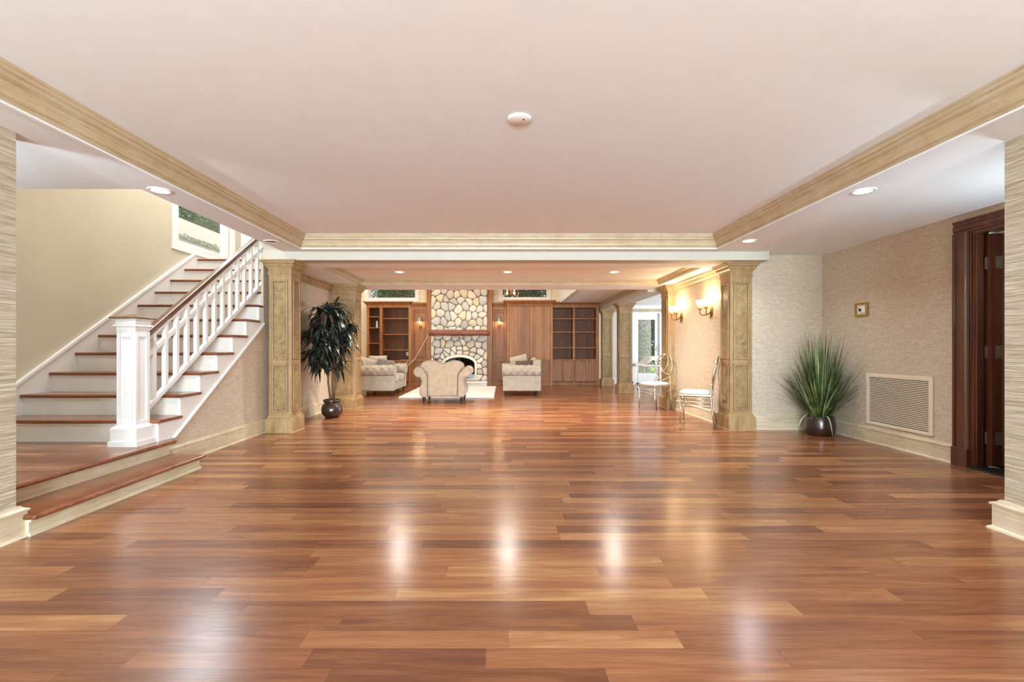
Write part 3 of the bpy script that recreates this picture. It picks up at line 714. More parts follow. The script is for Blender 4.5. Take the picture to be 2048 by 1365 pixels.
A, B_ = arch(.50, .66, .245), arch(.435, .63, .20)
B_[0] = (B_[0][0], .235); B_[-1] = (B_[-1][0], .235)
m = MB(); n = len(A); vs = [(x, 13.40, z) for x, z in A]+[(x, 13.40, z) for x, z in B_]+[(x, 13.52, z) for x, z in A]+[(x, 13.52, z) for x, z in B_]
fs = []
for i in range(n):
    j = (i+1) % n; fs += [(i, j, n+j, n+i), (2*n+i, 2*n+j, j, i), (n+i, n+j, 3*n+j, 3*n+i)]
m.add(vs, fs); L(m, FP).build('fire_frame', M['fireframe'], fire)
L(MB().prism(B_, 'Y', 13.46, 13.466), FP).build('fire_glass', M['fireglass'], fire)
L(MB().box(-1.25, -1.238, 13.445, 13.46, .235, .83), FP).build('door_divider', M['black'], fire)
# mantel log
m = MB(); rng = random.Random(4); P = []; R = []
for i in range(19):
    P.append((-2.10+i*(1.72/18), 13.30+rng.uniform(-.006, .006), 1.522+rng.uniform(-.005, .005))); R.append(.088+rng.uniform(-.006, .006)-(.012 if i in (0, 18) else 0))
m.tube(P, R, 14)
mt = L(m, FP).build('mantel', M['mantel'], fire, smooth=True, bevel=.006)
MB().box(-.60, -.592, 0, .004, 0, .012)
t = box('camera_sensor', M['plastic'], -.045, .045, 0, .03, 0, .09); t.location = (-1.96, 13.40, 1.595); tag(t, 'small white square sensor on the left end of the mantel', 'sensor')
s_ = MB().lathe([(.012, 0), (.012, .004)], 12).xform(Matrix.Rotation(PI/2, 4, 'X')).build('sensor_eye', M['black'], t); s_.location = (0, 0, .045)
# fire tools
ft = thing('fire_tools', 'black iron fire tools standing left of the arched fire doors', 'fire tools', (-1.90, 13.33, .15))
MB().lathe([(.07, 0), (.07, .01), (.01, .02)], 16).box(-.006, .006, -.006, .006, .01, .62).box(-.07, .07, -.005, .005, .52, .53).build('stand', M['black'], ft)
for i, x in enumerate((-.06, -.02, .03, .065)):
    MB().tube([(x, -.02, .08+.01*i), (x, -.02, .60)], .006, 6).ellipsoid((x, -.02, .62), (.014, .014, .03), 8, 6).box(x-.022, x+.022, -.026, -.014, .06, .12).build('tool', M['black'], ft)

# ------------------------------------------------------------ built-in cabinets along the back wall
YF, YR = 13.70, 14.09
def shelf_unit(label, bays, xl, xr, zt, shelves, counter, o, doors, crown_x, cz):
    r = thing('bookcase', label, 'bookcase', o)
    O = Vector(o); m = MB().box(xl, bays[0][0], YF, YR, 0, zt).box(bays[-1][1], xr, YF, YR, 0, zt)
    for (a, b), (c, d) in zip(bays, bays[1:]): m.box(b, c, YF, YR, 0, zt)
    m.box(xl, xr, YF, YR, zt, zt+.10).box(xl+.01, xr-.01, YF+.05, YR, 0, .10)
    L(m, O).build('case', M['cabinet'], r, bevel=.004)
    L(MB().box(xl+.01, xr-.01, YR-.02, YR-.005, .1, zt+.02), O).build('back_boards', M['cabinet_dark'], r)
    for (a, b), zs in zip(bays, shelves):
        for z in zs: L(MB().box(a+.001, b-.001, YF+.02, YR-.02, z-.013, z+.013), O).build('shelf', M['cabinet'], r, bevel=.002)
    L(MB().box(bays[0][0]-.01, bays[-1][1]+.01, YF-.015, YR-.02, counter-.03, counter), O).build('counter', M['cabinet'], r, bevel=.004)
    for a, b in doors:
        fm = MB(); z0, z1, w = .12, counter-.04, .04
        for q in ((a, a+w, z0, z1), (b-w, b, z0, z1), (a+w, b-w, z0, z0+w), (a+w, b-w, z1-w, z1)): fm.box(q[0], q[1], YF-.018, YF+.004, q[2], q[3])
        dr = L(fm, O).build('door', M['cabinet'], r, bevel=.004)
        L(MB().box(a+w, b-w, YF-.004, YF+.002, z0+w, z1-w), O).build('lattice_panel', M['lattice'], dr)
        L(MB().ellipsoid((b-.018, YF-.03, z1-.05), (.010, .012, .010), 8, 6), O).build('knob', M['bronze'], dr)
    a, b = crown_x; p = .10
    L(MB().sweep([(a+p, YR), (a+p, YF), (b-p, YF), (b-p, YR)], [(.0, zt+.08), (-.012, zt+.08), (-.02, zt+.10), (-.05, zt+.13), (-.08, zt+.16), (-.10, zt+.17), (-.10, cz), (0, cz)], False, 1).box(a+p, b-p, YF, YR, zt+.09, cz), O).build('cornice', M['cabinet'], r)
    return r
shelf_unit('brown wooden bookcase with a narrow and a wide bay, left of the fireplace', [(-3.91, -3.60), (-3.512, -2.755)], -3.975, -2.667, 2.27, [(2.00, 1.68, 1.228), (1.95, 1.486, 1.033)], .735,
           (-3.32, YF, 0), [(-3.90, -3.61), (-3.505, -3.14), (-3.13, -2.76)], (-4.08, -2.63), 2.44)
shelf_unit('brown wooden bookcase with two equal open bays and four lattice doors', [(1.447, 2.04), (2.09, 2.716)], 1.437, 2.80, 2.27, [(1.945, 1.555, 1.10), (1.945, 1.555, 1.10)], .76,
           (2.12, YF, 0), [(1.452, 1.74), (1.75, 2.035), (2.095, 2.395), (2.405, 2.71)], (1.43, 2.80), 2.405)
# media cabinet with tall plank doors
ar = thing('media_cabinet', 'tall wooden cabinet with closed vertical plank doors right of the fireplace', 'cabinet', (.77, 13.55, 0)); O = Vector((.77, 13.55, 0))
L(MB().box(.102, .175, 13.55, YR, 0, 2.36).box(1.37, 1.437, 13.55, YR, 0, 2.36).box(.175, 1.37, 13.60, YR, 0, 2.36).box(.102, 1.437, 13.555, 13.62, 2.30, 2.36).box(.175, 1.37, 13.56, 13.62, .725, .76), O).build('case', M['cabinet'], ar, bevel=.005)
for a, b in ((.178, .771), (.775, 1.367)): L(MB().box(a, b, 13.572, 13.60, .765, 2.295), O).build('door', M['cabinet_board'], ar, bevel=.003)
for a, b in ((.19, .47), (.48, .765), (.78, 1.065), (1.075, 1.355)):
    fm = MB(); w = .04
    for q in ((a, a+w, .12, .71), (b-w, b, .12, .71), (a+w, b-w, .12, .16), (a+w, b-w, .67, .71)): fm.box(q[0], q[1], 13.578, 13.60, q[2], q[3])
    dr = L(fm, O).build('lower_door', M['cabinet'], ar, bevel=.003); L(MB().box(a+w, b-w, 13.59, 13.60, .16, .67), O).build('lattice_panel', M['lattice'], dr)
L(MB().sweep([(.102, YR), (.102, 13.55), (1.437, 13.55), (1.437, YR)], [(0, 2.33), (-.012, 2.33), (-.02, 2.36), (-.045, 2.39), (-.08, 2.42), (-.09, 2.44), (-.09, 2.47), (0, 2.47)], False, 1).box(.102, 1.437, 13.55, YR, 2.34, 2.47), O).build('cornice', M['cabinet'], ar)
# sconce panels and pilasters
def sconce_panel(x0, x1, label):
    r = thing('panelling', label, 'panelling', ((x0+x1)/2, YF, 0)); O = Vector(((x0+x1)/2, YF, 0)); r['kind'] = 'thing'
    L(MB().box(x0, x1, YF+.03, YR, 0, 2.32), O).build('back_panel', M['cabinet'], r)
    fm = MB(); w = .055
    for q in ((x0, x0+w, 0, 2.3), (x1-w, x1, 0, 2.3), (x0+w, x1-w, 0, .10), (x0+w, x1-w, .70, .76), (x0+w, x1-w, 2.2, 2.3)): fm.box(q[0], q[1], YF, YF+.03, q[2], q[3])
    L(fm, O).build('frame', M['cabinet'], r, bevel=.004)
    for z0, z1 in ((.13, .67), (.84, 2.15)):
        pm = MB(); a, b = x0+w+.01, x1-w-.01
        for q in ((a, a+.02, z0, z1), (b-.02, b, z0, z1), (a+.02, b-.02, z0, z0+.02), (a+.02, b-.02, z1-.02, z1)): pm.box(q[0], q[1], YF+.012, YF+.03, q[2], q[3])
        po = L(pm, O).build('panel_moulding', M['cabinet'], r, bevel=.003)
        if z1 < .7: L(MB().box(a+.02, b-.02, YF+.02, YF+.029, z0+.02, z1-.02), O).build('lattice_panel', M['lattice'], po)
    L(MB().box(x0, x1, YF-.01, YR, 2.30, 2.34).box(x0, x1, YF-.04, YR, 2.34, 2.37).box(x0-.0, x1, YF-.06, YR, 2.37, 2.42), O).build('cornice', M['cabinet'], r, bevel=.01)
sconce_panel(-2.662, -2.205, 'narrow wooden wall panel with cone lamp, left of the fireplace')
sconce_panel(-.305, .098, 'narrow wooden wall panel with cone lamp, right of the fireplace')
for x0, x1, l in ((-2.20, -2.065, 'plain wooden pilaster rising along the left edge of the stone chimney'), (-.45, -.312, 'plain wooden pilaster rising along the right edge of the stone chimney')):
    t = MB().box(-(x1-x0)/2, (x1-x0)/2, 0, .52, 0, 3.4).box(-(x1-x0)/2-.006, (x1-x0)/2+.006, -.012, .5, 0, .13).build('pilaster', M['cabinet'], bevel=.006, loc=((x0+x1)/2, 13.57, 0)); tag(t, l, 'pilaster'); t['kind'] = 'thing'
t = MB().lathe([(.03, 0), (.03, .19), (.026, .195), (.004, .196), (.004, .21)], 16).build('candle', M['plastic'], loc=(-3.72, 13.88, 1.694)); tag(t, 'white pillar candle on a shelf of the narrow bookcase bay', 'candle')
def outlet(loc, face, label):
    r = thing('wall_outlet', label, 'outlet', loc)
    MB().box(-.036, .036, -.006, 0, -.058, .058).build('cover_plate', M['plastic'], r, bevel=.002)
    for z in (-.024, .024): MB().box(-.014, .014, -.008, -.006, z-.014, z+.014).build('socket', M['riser'], r)
    r.rotation_euler = (0, 0, face); return r
outlet((3.43, 14.2, .36), 0, 'white wall outlet between the two far gold columns')
outlet((-2.86, 14.07, .92), 0, 'white outlet at the back of the bookcase near the counter')

# ------------------------------------------------------------ lamps
def recessed(x, y, z, label, lit=True, power=20, color=NEUT, r_=.085, group=None):
    r = thing('recessed_light', label, 'ceiling light', (x, y, z), group=group)
    MB().lathe([(r_*.72, -.001), (r_*.74, -.006), (r_, -.006), (r_*1.02, -.002), (r_*1.02, 0)], 28, cap=False).build('trim_ring', M['plastic'], r, smooth=True)
    MB().lathe([(r_*.73, -.003), (r_*.73, -.001)], 28).build('lens', M['lens'] if lit else M['offlens'], r)
    if lit:
        a = area('recessed_lamp', (x, y, z-.012), (0, 0, 0), r_*1.3, r_*1.3, power, color, 'DISK', math.radians(140))
recessed(-2.71, 3.715, ZS, 'lit recessed ceiling light at the corner of the stair opening', power=10)
recessed(-2.71, 5.50, ZS, 'unlit recessed ceiling light above the staircase column', lit=False)
recessed(2.86, 3.73, ZS, 'lit recessed ceiling light nearest the dark wooden door', power=10)
recessed(2.86, 5.47, ZS, 'lit recessed ceiling light near the alcove column', power=10)
for x, l in ((-1.67, 'left of the three lit recessed lights in the middle ceiling'), (.075, 'centre of the three lit recessed lights in the middle ceiling'), (1.79, 'right of the three lit recessed lights in the middle ceiling')):
    recessed(x, 7.58, ZH+.089, l, power=44, color=(1, .91, .80))
t = MB().lathe([(.0, -.013), (.06, -.012), (.070, -.008), (.073, -.003), (.073, 0)], 28, cap=False).build('smoke_detector', M['plastic'], loc=(.10, 2.88, ZT), smooth=True); tag(t, 'round white smoke detector in the middle of the tray ceiling', 'smoke detector')
for a_ in (0, 2.1, 4.2): pass
MB().lathe([(.006, -.004), (.006, 0)], 8).build('test_button', M['dark'], t, loc=(.025, -.015, -.010))
def arm_sconce(y, z, label):
    r = thing('wall_sconce', label, 'wall lamp', (XR2, y, z), PI/2)       # local -Y points into the room (world -X... rotated)
    MB().ellipsoid((0, 0.0, 0), (.055, .02, .085), 16, 10).ellipsoid((0, .02, -.085), (.016, .014, .018), 10, 8).build('back_plate', M['bronze'], r, smooth=True)
    for s in (-1, 1):
        pts = [(0, .02, -.01), (s*.03, .07, -.05), (s*.075, .11, -.055), (s*.11, .13, -.02), (s*.11, .13, .03)]
        ar_ = MB().tube(pts, .008, 8).lathe([(.012, .03), (.028, .04), (.020, .05), (.014, .085)], 12, (s*.11, .13, 0)).build('arm', M['bronze'], r, smooth=True)
        MB().lathe([(.028, .085), (.036, .10), (.045, .13), (.058, .17), (.060, .175), (.056, .17), (.040, .12), (.028, .09)], 16, (s*.11, .13, 0), cap=False).build('lamp_shade', M['shade'], ar_, smooth=True)
    c, s_ = math.cos(PI/2), math.sin(PI/2)
    for s in (-1, 1):
        d = bpy.data.lights.new('sconce_bulb', 'POINT'); d.energy = 3.2; d.color = (1, .72, .40); d.shadow_soft_size = .05
        o = bpy.data.objects.new('sconce_bulb', d); COL.objects.link(o); o.location = (XR2-.13, y+s*.11, z+.21)
arm_sconce(6.98, 1.64, 'two-armed brass wall sconce nearer the alcove column')
arm_sconce(8.16, 1.64, 'two-armed brass wall sconce above the round-backed silver chair')
def cone_sconce(x, label):
    r = thing('wall_sconce', label, 'wall lamp', (x, YF+.03, 1.80))
    MB().ellipsoid((0, 0, -.05), (.05, .018, .06), 14, 10).ellipsoid((0, -.02, -.16), (.012, .012, .03), 8, 6).tube([(0, 0, -.04), (0, -.09, -.07), (0, -.12, -.02), (0, -.12, .06)], .007, 8).lathe([(.03, .0), (.012, .01)], 12, (0, -.12, 0)).build('bracket', M['bronze'], r, smooth=True)
    MB().lathe([(.10, .05), (.045, .19), (.02, .21)], 20, (0, -.12, 0), cap=False).build('lamp_shade', M['greyshade'], r, smooth=True)
    MB().ellipsoid((0, -.12, .075), (.022, .022, .03), 10, 8).build('bulb', M['bulb'], r, smooth=True)
    d = bpy.data.lights.new('cone_bulb', 'POINT'); d.energy = 5; d.color = (1, .74, .44); d.shadow_soft_size = .03
    o = bpy.data.objects.new('cone_bulb', d); COL.objects.link(o); o.location = (x, YF-.10, 1.84)
cone_sconce(-2.42, 'grey cone-shaded wall lamp left of the stone chimney')
cone_sconce(-.11, 'grey cone-shaded wall lamp right of the stone chimney')
# chandelier in the tall room
ch = thing('chandelier', 'amber crystal chandelier hanging in front of the right high window', 'chandelier', (.215, 12.0, 4.98))
MB().tube([(0, 0, 0), (0, 0, -1.9)], .006, 6).lathe([(.06, -.03), (.06, 0)], 14).build('chain', M['bronze'], ch)
MB().lathe([(.01, -2.53), (.03, -2.50), (.045, -2.42), (.085, -2.37), (.10, -2.28), (.055, -2.2), (.03, -2.05), (.05, -1.98), (.02, -1.9)], 14).build('stem', M['crystal'], ch, smooth=True)
for k in range(6):
    a = PI/3*k+.9; ca, sa = math.cos(a), math.sin(a)
    ar_ = MB().tube([(0, 0, -2.2), (.14*ca, .14*sa, -2.3), (.27*ca, .27*sa, -2.26), (.30*ca, .30*sa, -2.2)], .009, 6).lathe([(.03, -2.2), (.012, -2.18), (.012, -2.10)], 8, (.30*ca, .30*sa, 0)).build('arm', M['bronze'], ch)
    MB().ellipsoid((.30*ca, .30*sa, -2.07), (.014, .014, .035), 8, 6).build('candle_bulb', M['bulb'], ar_)
    MB().ellipsoid((.18*ca, .18*sa, -2.50), (.02, .02, .035), 8, 6).ellipsoid((.18*ca, .18*sa, -2.42), (.008, .008, .05), 6, 4).build('crystal_drop', M['bulb'] if k in (3, 4) else M['crystal'], ar_)  # two drops glow like bulbs to give the warm points of light
# four out-of-view uplighters added, with lamp bodies, to brighten the ceilings
for x, yq, zq, pw_, l in ((-2.3, -1.6, 0, 135, 'added out-of-view uplighter near the left rear wall'), (2.5, -1.6, 0, 135, 'added out-of-view uplighter near the right rear wall'),
                      (-3.9, 1.9, .254, 36, 'added out-of-view uplighter on the stair landing'), (3.9, 3.12, 0, 11, 'added out-of-view uplighter behind the right wall end')):
    r = thing('added_uplighter', l, 'added light', (x, yq, zq))
    MB().lathe([(.0, 0), (.14, 0), (.14, .015), (.02, .03), (.012, .05), (.012, 1.06), (.03, 1.08)], 20).build('stand', M['bronze'], r, smooth=True)
    MB().lathe([(.03, 1.08), (.11, 1.12), (.17, 1.19), (.166, 1.19), (.10, 1.13), (.02, 1.09)], 24, cap=False).build('lamp_shade', M['greyshade'], r, smooth=True)
    area('uplighter_fill', (x, yq, zq+1.18), (PI, 0, 0), .24, .24, pw_, (.74, .90, 1), 'DISK')
# ------------------------------------------------------------ thermostat, vent
th = thing('thermostat', 'small gilt-framed white thermostat on the wallpaper above the floor vent', 'thermostat', (4.29, 5.61, 1.555), -PI/2)
m = MB()
for q in ((-.10, -.07, -.08, .08), (.07, .10, -.08, .08), (-.07, .07, -.08, -.055), (-.07, .07, .055, .08)): m.box(q[0], q[1], -.02, 0, q[2], q[3])
m.build('gilt_frame', M['gold'], th, bevel=.004)
MB().box(-.07, .07, -.010, 0, -.055, .055).build('mount', M['riser'], th)
MB().box(-.045, .052, -.028, -.01, -.04, .04).build('body', M['plastic'], th, bevel=.008)
MB().box(-.022, .018, -.0295, -.028, -.022, .012).box(-.03, -.01, -.0295, -.028, .012, .02).build('display', M['black'], th)
vt = thing('return_air_grille', 'large cream louvred air grille set low in the right wall', 'air grille', (4.29, 5.11, .51), -PI/2)
HW, HH = .43, .295
m = MB()
for q in ((-HW, -HW+.045, -HH, HH), (HW-.045, HW, -HH, HH), (-HW+.045, HW-.045, -HH, -HH+.035), (-HW+.045, HW-.045, HH-.035, HH)): m.box(q[0], q[1], -.014, 0, q[2], q[3])
m.build('grille_frame', M['grille'], vt, bevel=.003)
box('backing', M['dark'], -HW+.045, HW-.045, -.001, -.0005, -HH+.035, HH-.035, vt)
m = MB(); z = -HH+.045
while z < HH-.04:
    m.box(-HW+.045, HW-.045, -.012, -.004, z, z+.0105); z += .0185
m.build('louvres', M['grille'], vt)
for x in (-.33, .28): MB().box(x-.015, x+.015, -.024, -.014, HH-.04, HH-.022).lathe([(.008, 0), (.008, .02)], 8, (x, -.02, HH-.03)).build('latch', M['grille'], vt)

# ------------------------------------------------------------ chairs
def silver_chair(loc, d, label):
    a = math.atan2(-d[0], d[1])
    r = thing('banquet_chair', label, 'chair', (loc[0], loc[1], 0), a, 'silver oval-back banquet chairs')
    for s in (-1, 1):
        MB().tube([(s*.175, .20, 0), (s*.178, .20, .44)], .0125, 8).lathe([(.014, 0), (.014, .012)], 8, (s*.175, .20, 0)).build('leg', M['silver'], r, smooth=True)
        MB().tube([(s*.165, -.245, 0), (s*.17, -.215, .20), (s*.172, -.195, .44), (s*.165, -.20, .55), (s*.14, -.215, .62)], .0125, 8).build('leg', M['silver'], r, smooth=True)
    m = MB(); fr = [(-.19, .215), (.19, .215), (.18, -.20), (-.18, -.20)]
    for i in range(4):
        p, q = fr[i], fr[(i+1) % 4]; m.bar((p[0], p[1], .435), (q[0], q[1], .435), .024, .028)
    m.build('seat_frame', M['silver'], r, bevel=.004)
    for z in (.30, .355): MB().tube([(-.175, .20, z), (.175, .20, z)], .007, 6).build('stretcher', M['silver'], r, smooth=True)
    for s in (-1, 1):
        for z in (.27, .325, .38): MB().tube([(s*.175, .20, z), (s*.171, -.205, z)], .007, 6).build('stretcher', M['silver'], r, smooth=True)
    sm = MB(); n = 28; rings = [(1.0, .448), (1.03, .46), (1.02, .475), (.92, .488), (.6, .496)]
    vs = []; fs = []
    for sc, z in rings:
        for k in range(n):
            t = 2*PI*k/n; c_, s_ = math.cos(t), math.sin(t); e = .5
            vs.append((.192*sc*math.copysign(abs(c_)**e, c_), .01+.205*sc*math.copysign(abs(s_)**e, s_), z))
    for i in range(len(rings)-1):
        for k in range(n): fs.append((i*n+k, i*n+(k+1) % n, (i+1)*n+(k+1) % n, (i+1)*n+k))
    fs.append(tuple(range(n))[::-1]); fs.append(tuple((len(rings)-1)*n+k for k in range(n))); sm.add(vs, fs).build('seat', M['seat'], r, smooth=True)
    def bp(x, z): return (x, -.205-.075*((z-.52)/.47)**1.3 if z > .52 else -.205, z)
    cz, rx, rz_ = .755, .18, .235
    MB().tube([bp(rx*math.sin(2*PI*k/36), cz+rz_*math.cos(2*PI*k/36)) for k in range(36)], .0125, 8, True).build('back_frame', M['silver'], r, smooth=True)
    for s in (-1, 1):
        pts = []
        for k in range(15):
            t = k/14; x = s*(-.005+.085*math.sin(PI*t*.95)-.155*t*t*t)*1.0; z = cz+rz_*.97-t*(rz_*1.52); pts.append(bp(x-s*0, z))
        pts = [bp(s*x, z) for x, z in ((0, .985), (.055, .94), (.082, .87), (.078, .80), (.04, .72), (-.02, .66), (-.075, .632), (-.128, .625))]
        MB().tube(pts, .009, 8).build('back_loop', M['silver'], r, smooth=True)
    return r
silver_chair((2.775, 6.73), (-.88, .47), 'silver chair with white seat seen side-on beside the alcove column')
silver_chair((2.70, 8.36), (-.857, -.515), 'silver chair with round looped back facing the room, before the further pilaster')

# ------------------------------------------------------------ upholstered seats
def turned_leg(parent, x, y, h=.15):
    MB().lathe([(.014, 0), (.020, .006), (.022, .02), (.016, .03), (.026, .06), (.034, .09), (.030, h*.78), (.020, h*.82), (.034, h*.87), (.034, h)], 14, (x, y, 0)).build('leg', M['leg'], parent, smooth=True)
def armchair(loc):
    r = thing('armchair', 'taupe velvet camelback armchair with rolled arms, its back to the camera on the white rug', 'armchair', loc)
    half = [(.29, .14), (.29, .55), (.315, .62), (.36, .67), (.415, .715), (.425, .745), (.405, .79), (.365, .822), (.317, .842), (.25, .852), (.186, .848), (.13, .83), (.08, .808), (.03, .795)]
    out = [(-x, z) for x, z in half]+[(0, .792)]+half[::-1]
    MB().prism(out, 'Y', 0, .13).build('backrest', M['velvet'], r, bevel=.028, seg=4)
    MB().tube([(x*1.0, -.002, z) for x, z in out[1:-1]], .007, 6).build('back_piping', M['velvet'], r, smooth=True)
    for s in (-1, 1):
        arc = [(.465+.098*math.cos(t), .625+.098*math.sin(t)) for t in [math.radians(q) for q in range(-75, 170, 9)]]
        pf = [(.285, .135), (.405, .135), (.438, .17), (.450, .23), (.442, .30), (.415, .38), (.408, .45), (.425, .515)]+arc+[(.34, .62), (.30, .56), (.285, .5)]
        am = MB().prism([(s*x, z) for x, z in pf], 'Y', .015, .80).build('armrest', M['velvet'], r, bevel=.02, seg=4)
        MB().tube([(s*(x+.0), .012, z) for x, z in pf[:2]+pf[2:]], .006, 6, True).build('arm_piping', M['velvet'], am, smooth=True)
        MB().tube([(s*x, .006, z) for x, z in ((.292, .15), (.30, .5), (.31, .58), (.345, .65), (.40, .705), (.43, .725))], .006, 6).build('seam', M['piping'], am, smooth=True)
    MB().box(-.29, .29, .10, .78, .14, .32).build('seat_base', M['velvet'], r, bevel=.02, seg=3)
    MB().ellipsoid((0, .46, .38), (.29, .36, .09), 28, 12, .45).build('seat_cushion', M['velvet'], r, smooth=True)
    for x, y in ((-.37, .06), (.37, .06), (-.37, .74), (.37, .74)): turned_leg(r, x, y, .145)
    return r
armchair((-1.185, 9.20, 0.0))
def tuft(profile, x0, x1, nx, du, dv, depth, normal_out=1, uoff=0):
    """profile: (a,b) polyline lofted along an axis; buttons on a diamond grid press in by depth. returns verts (t,a,b), faces"""
    P = [Vector((p[0], p[1])) for p in profile]; s = [0]
    for p, q in zip(P, P[1:]): s.append(s[-1]+(q-p).length)
    vs = []; fs = []; n = len(P)
    for i in range(nx+1):
        t = x0+(x1-x0)*i/nx
        for j in range(n):
            d = (P[min(j+1, n-1)]-P[max(j-1, 0)]).normalized(); nn = Vector((d.y, -d.x))*normal_out
            u = (t-x0)/du+uoff; v = s[j]/dv
            best = 9
            for bu in (math.floor(u*2)/2, math.floor(u*2)/2+.5):
                for bv in (math.floor(v*2)/2, math.floor(v*2)/2+.5):
                    if (round(bu*2)+round(bv*2)) % 2 == 0:
                        best = min(best, math.hypot((u-bu)*1.0, (v-bv)*1.0))
            g = -depth*math.exp(-(best/.20)**2)-depth*.12*math.exp(-(min(abs((u+v) % 1), abs(1-(u+v) % 1))/.05)**2)-depth*.12*math.exp(-(min(abs((u-v) % 1), abs(1-(u-v) % 1))/.05)**2)
            q = P[j]+nn*g; vs.append((t, q.x, q.y))
    for i in range(nx):
        for j in range(n-1): fs.append((i*n+j, i*n+j+1, (i+1)*n+j+1, (i+1)*n+j))
    return vs, fs
def loveseat(label, loc, rz):
    """faces local +X; arms at y = -+Lh"""
    r = thing('loveseat', label, 'sofa', loc, rz, 'silver tufted loveseats'); Lh = .72
    MB().box(-.40, .40, -Lh+.08, Lh-.08, .115, .30).build('seat_base', M['silverfab'], r, bevel=.02, seg=3)
    for s in (-1, 1): MB().ellipsoid((.06, s*.30, .375), (.37, .305, .10), 28, 12, .42).build('seat_cushion', M['silverfab'], r, smooth=True)
    for s in (-1, 1):        # arm: roll over a flat side, profile in (y,z) lofted along x
        y = lambda v: s*(Lh-v)
        side = MB().box(-.44, .42, s*(Lh-.02), s*(Lh-.14), .115, .50).build('armrest', M['silverfab'], r, bevel=.022, seg=4)
        prof = [(.10+(-.13)*math.cos(math.radians(a))*1.0, .575+.115*math.sin(math.radians(a))) for a in range(-80, 261, 10)]
        vs, fs = tuft(prof, -.43, .43, 60, .17, .16, .025, 1)
        m = MB().add([(t, s*(Lh-a), b) for t, a, b in vs], fs)
        for t in (-.43, .43):
            c = [(t, s*(Lh-p[0]), p[1]) for p in prof]; m.add(c, [tuple(range(len(c)))])
        m.build('arm_roll', M['silverfab'], side, smooth=True)
        MB().tube([(-.43, s*(Lh-.01), .472), (.43, s*(Lh-.01), .472)], .006, 6).build('trim_line', M['bronze'], side)
        bm_ = MB()
        for q in range(6):
            for zz in (.62,): bm_.ellipsoid((-.43+.17*q*1.0, s*(Lh-.0), zz), (.010, .006, .010), 6, 4)
        bm_.build('buttons', M['piping'], side)
        MB().tube([(.432, s*(Lh-p[0]), p[1]) for p in prof], .008, 6).build('arm_face_piping', M['silverfab'], side, smooth=True)
    prof = [(-.22, .30), (-.24, .45), (-.27, .62), (-.28, .74), (-.30, .80), (-.345, .84), (-.40, .835), (-.44, .79), (-.445, .72), (-.44, .5), (-.44, .125)]
    fine = []
    for p, q in zip(prof, prof[1:]):
        for k in range(4): fine.append((p[0]+(q[0]-p[0])*k/4, p[1]+(q[1]-p[1])*k/4))
    fine.append(prof[-1])
    vs, fs = tuft(fine, -Lh+.05, Lh-.05, 90, .19, .19, .018, -1)
    m = MB().add([(a, t, b) for t, a, b in vs], fs)
    for t in (-Lh+.05, Lh-.05):
        c = [(p[0], t, p[1]) for p in fine]; m.add(c, [tuple(range(len(c)))])
    m.build('backrest', M['silverfab'], r, smooth=True)
    for x, yy in ((-.37, -Lh+.08), (.36, -Lh+.08), (-.37, Lh-.08), (.36, Lh-.08), (-.37, 0), (.36, 0)): turned_leg(r, x, yy, .12)
    return r
loveseat('silver velvet tufted loveseat on the left, behind the column with the palm', (-2.90, 11.37, 0), 0)
loveseat('silver velvet tufted loveseat on the right, end-on, holding a brown fur cushion', (.42, 11.37, 0), PI)
def pillow(name, label, mat, loc, size, rot, group=None):
    m = MB(); n = 16; vs = []; fs = []
    for side in (1, -1):
        for i in range(n+1):
            for j in range(n+1):
                u, v = i/n*2-1, j/n*2-1; e = (1-u**4)*(1-v**4); pin = 1-.07*(u*u+v*v)+.10*(abs(u*v))**2
                vs.append((u*size[0]/2*pin, v*size[1]/2*pin, side*(e**.55)*size[2]/2))
    b = (n+1)**2
    for s in (0, 1):
        for i in range(n):
            for j in range(n): fs.append(tuple(s*b+k for k in (i*(n+1)+j, (i+1)*(n+1)+j, (i+1)*(n+1)+j+1, i*(n+1)+j+1)))
    m.add(vs, fs); o = m.build(name, mat, smooth=True); o.location = loc; o.rotation_euler = rot
    return tag(o, label, 'cushion', group)
pillow('throw_pillow', 'plump silver cushion standing against the back of the left loveseat', M['silverfab'], (-3.02, 11.35, .69), (.46, .46, .20), (PI/2, 0, .5))
pillow('throw_pillow', 'silver cushion at the left loveseat arm, next to the column', M['silverfab'], (-3.22, 11.0, .66), (.46, .44, .18), (PI/2, .3, .4))
pillow('throw_pillow', 'grey fur cushion on the left loveseat', M['greyfur'], (-2.78, 11.15, .66), (.40, .34, .18), (PI/2-.25, .15, .2))
pillow('throw_pillow', 'brown fur cushion lying on the right loveseat', M['fur'], (.52, 11.0, .68), (.46, .26, .18), (PI/2-.3, -.05, .0))
pillow('throw_pillow', 'pale cushion standing behind the brown fur cushion', M['silverfab'], (.40, 11.45, .70), (.46, .46, .20), (PI/2-.2, -.25, -.2))
# rug
m = MB(); rng = random.Random(5); N = 40; pts = []
x0, x1, y0, y1 = -2.28, -.20, 10.25, 13.15
def edge(a, b, n):
    return [(a[0]+(b[0]-a[0])*i/n+rng.uniform(-.012, .012), a[1]+(b[1]-a[1])*i/n+rng.uniform(-.012, .012)) for i in range(n)]
ol = edge((x0, y0), (x1, y0), 40)+edge((x1, y0), (x1, y1), 50)+edge((x1, y1), (x0, y1), 40)+edge((x0, y1), (x0, y0), 50)
tag(MB().prism(ol, 'Z', .001, .028).build('area_rug', M['rug'], bevel=.008), 'shaggy white rectangular rug on the floor before the fireplace', 'rug')
